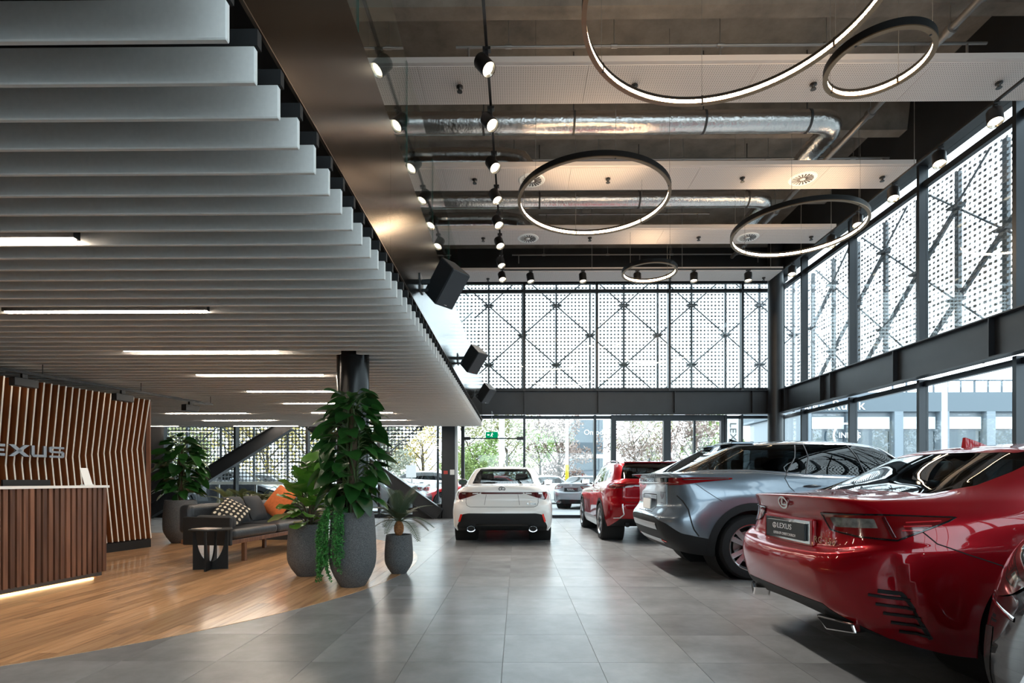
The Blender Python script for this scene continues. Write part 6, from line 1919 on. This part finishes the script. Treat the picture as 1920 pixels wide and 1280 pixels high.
def tree(label, x, y, h, rad, kind, seed, dens=1500, low=.25):
    t = thing('tree', label, 'tree', (x, y, -.05), 0, 'trees beyond the car park')
    r = random.Random(seed)
    MB().tube([(0, 0, 0), (.05, 0, h * .3), (0, .05, h * .6)], [.14, .11, .05], 8).build('trunk', BARK, t, smooth=True)
    br = MB()
    for k in range(9):
        a = k * 2.4; z = h * (.22 + .05 * k)
        e = Vector((math.cos(a) * rad * .7, math.sin(a) * rad * .7, min(h * .95, z + h * .35)))
        br.tube([(0, 0, z), e * .5 + Vector((0, 0, z * .45)), e], [.05, .03, .012], 5, cap=False)
    br.build('branches', BARK, t, smooth=True)
    b = MB(); blobs = []
    for k in range(16):
        a = r.uniform(0, 6.3); zz = r.uniform(low, .95); w = math.sin(PI * min(1, max(.08, (zz - low * .5) / (1.08 - low * .5)))) ** .6
        q = rad * w * math.sqrt(r.random())
        blobs.append((Vector((q * math.cos(a), q * math.sin(a), zz * h)), rad * r.uniform(.28, .5)))
    for k in range(dens):
        c, s = blobs[k % len(blobs)]
        v = Vector((r.gauss(0, 1), r.gauss(0, 1), r.gauss(0, .8))).normalized() * s * r.uniform(.6, 1.05)
        p = c + v; a, e = r.uniform(0, 6.3), r.uniform(-1, 1); l = r.uniform(.06, .13)
        u = Vector((math.cos(a) * math.cos(e), math.sin(a) * math.cos(e), math.sin(e))) * l; w = u.cross(Vector((r.uniform(-1, 1), r.uniform(-1, 1), .3))).normalized() * l * .5
        b.add([p - u, p + w, p + u, p - w], [(0, 1, 2, 3)])
    tag(b.build('foliage', FOL[kind], t), kind='stuff')
T = [(285, 30, 6, 2.6, 'olive', 'olive tree far left beyond the mesh screen'), (365, 36, 6.5, 2.8, 'green', 'green tree behind the mesh screen, second from the left'),
     (430, 33, 6.8, 3.0, 'ochre', 'ochre tree behind the mesh screen beside the diagonal brace'), (500, 32, 6.5, 3.0, 'ochre', 'wide ochre tree behind the mesh screen above the sofa'),
     (575, 34, 6.5, 2.8, 'ochre', 'ochre tree behind the mesh screen left of the column'), (640, 37, 6.2, 2.6, 'grey', 'grey green tree hidden behind the column'),
     (712, 37, 5.6, 2.3, 'grey', 'grey green tree seen over the lower end of the diagonal brace'), (792, 33, 5.6, 2.4, 'ochre', 'pale ochre tree beside the black post'),
     (880, 38, 6.0, 2.6, 'olive', 'olive tree behind the glass door'), (893, 29, 3.6, 1.5, 'green', 'low bright green tree behind the glass door'),
     (950, 37, 5.6, 2.2, 'olive', 'olive tree right of the glass door, over the white sedan'), (1012, 40, 5.2, 2.2, 'green', 'green tree just right of the white sedan'),
     (1048, 36, 5.4, 1.8, 'russet', 'russet tree in front of the dark grey building'), (1190, 33, 5.6, 2.0, 'russet', 'russet tree behind the left sliding door'),
     (1222, 38, 6.0, 2.2, 'olive', 'olive tree behind the sliding doors'), (1300, 34, 5.6, 2.0, 'russet', 'russet tree behind the right sliding door'), (1330, 40, 6.0, 2.2, 'green', 'green tree far behind the right sliding door')]
for k, (px, y, h, rad, kind, lab) in enumerate(T):
    y2 = (30.5, 37.0, 43.5)[k % 3]; f = y2 / y; y, h, rad = y2, h * (f ** .7), min(2.7, rad * f ** .7)
    d = ray(px, 800); tree(lab, d[0] / d[1] * y, y, h, rad, kind, 40 + k, 3200 if kind != 'russet' else 2200)
# dark grey showroom next door with lettering
BG = mat('blue_grey_cladding', (.10, .125, .15), .6); BGL = mat('pale_blue_grey', (.20, .24, .275), .5)
b = thing('neighbour_building', 'dark blue grey box building with white lettering beyond the russet tree', 'building', (6.3, 46, 0))
x0 = at_y(1077, 800, 46)[0] - 6.3; x1 = at_y(1131, 800, 46)[0] - 6.3
MB().box(x0, x1, 0, 8, 0, 6.3).build('wall', BG, b)
MB().box(x0, x1, -.05, 0, 3.0, 3.35).build('white_band', WHITE, b)
MB().box(x0 + .1, x1 - .1, -.06, 0, .2, 1.9).build('shopfront', BGL, b)
part('lettering', text_mesh('Omoda', .62, .02, LETW), b, (x0 + 1.75, -.04, 5.2), (PI / 2, 0, 0))
# long showroom across the yard, right
b = thing('showroom_building', 'long pale grey showroom across the yard with a dark fascia and white lettering', 'building', (29, 38, 0))
xa = 19.9 - 29; xb = 20.0
MB().box(xa, xb, 0, 10, 5.95, 7.3).build('fascia', mat('fascia_blue_grey', (.12, .15, .175), .6), b)
MB().box(xa + .3, xb, .4, 9, 0, 5.95).build('shopfront_wall', mat('shopfront_shade', (.16, .19, .22), .3), b)
for k in range(9):
    x = xa + .4 + 3.2 * k
    MB().box(x - .3, x + .3, -.05, .5, 0, 5.95).build('pier', BGL, b)
    MB().box(x + .5, x + 2.75, .30, .42, .3, 4.6).build('shop_window', pane_glass('shop_glass', (.5, .58, .62), 2.0) if k == 0 else MATS['shop_glass'], b)
    MB().box(x + .5, x + 2.75, .25, .40, 4.75, 5.6).build('clerestory', mat('clerestory_white', (.62, .66, .68), .5), b)
for k in range(14):
    x = xa + 6.5 + .95 * k
    MB().box(x - .04, x + .04, .1, .2, 7.3, 8.15).build('roof_rail_post', BG, b)
MB().box(xa + 6.5, xa + 19, .1, .2, 8.1, 8.2).build('roof_rail', BG, b)
part('lettering', text_mesh('Rubik', 1.0, .02, LETW), b, (at_y(1590, 765, 38)[0] - 29, -.04, 6.38), (PI / 2, 0, 0))
part('lettering', text_mesh('ALPHERA', .5, .02, LETW), b, (at_y(1530, 770, 38)[0] - 29 + .2, -.04, 6.2), (PI / 2, 0, 0))
part('lettering', text_mesh('INEOS', .55, .02, LETW), b, (at_y(1590, 817, 38)[0] - 29, -.2, 4.25), (PI / 2, 0, 0))
ring = MB().lathe([(.78, 0), (.9, 0), (.9, .03), (.78, .03)], 32, axis='y').build('ring_mark', LETW, b, loc=(at_y(1582, 817, 38)[0] - 29, -.25, 4.25))
# white pylon sign with vertical lettering beside the sliding door
p = at_y(1374, 800, 20.2)
b = thing('pylon_sign', 'white pylon sign outside with lettering running vertically', 'sign', (p[0], 20.2, -.04))
o = MB().box(-.24, .24, 0, .12, 0, 3.5).build('panel', WHITE, b)
part('lettering', text_mesh('LEXUS', .34, .006, mat('sign_grey', (.12, .12, .12), .5), xs=1.2), b, (0, -.005, 2.75), (PI / 2, PI / 2, 0))
# poles
for px, y, h, r_, lab, m in ((1771, 24, 6.2, .10, 'white lamp post outside the right hand windows', WHITE), (1063, 25.2, 5.6, .08, 'white post outside with a yellow band', WHITE), (941, 26, 4.6, .14, 'wide white post outside behind the glass door', WHITE),
                             (821, 20, 4.5, .045, 'thin dark post outside, left of the black column', BLACK_STEEL)):
    d = ray(px, 800)
    b = thing('lamp_post', lab, 'post', (d[0] / d[1] * y, y, -.04))
    MB().tube([(0, 0, 0), (0, 0, h)], r_, 12).build('shaft', m, b, smooth=True)
    MB().tube([(0, 0, 0), (0, 0, .12)], r_ * 1.8, 12).build('base', STEEL, b, smooth=True)
    if 'yellow' in lab: MB().tube([(0, 0, .7), (0, 0, 1.9)], r_ * 1.05, 12).build('band', mat('yellow_paint', (.75, .6, .03), .5), b, smooth=True)
d = ray(772, 880)
b = thing('parking_sign', 'small white parking sign on a post behind the red car', 'sign', (d[0] / d[1] * 24, 24, -.04))
MB().tube([(0, 0, 0), (0, 0, 1.9)], .03, 8).build('post', STEEL, b)
MB().box(-.25, .2, -.03, -.01, 1.3, 1.85).build('sign_face', WHITE, b)
bpy.context.view_layer.update()
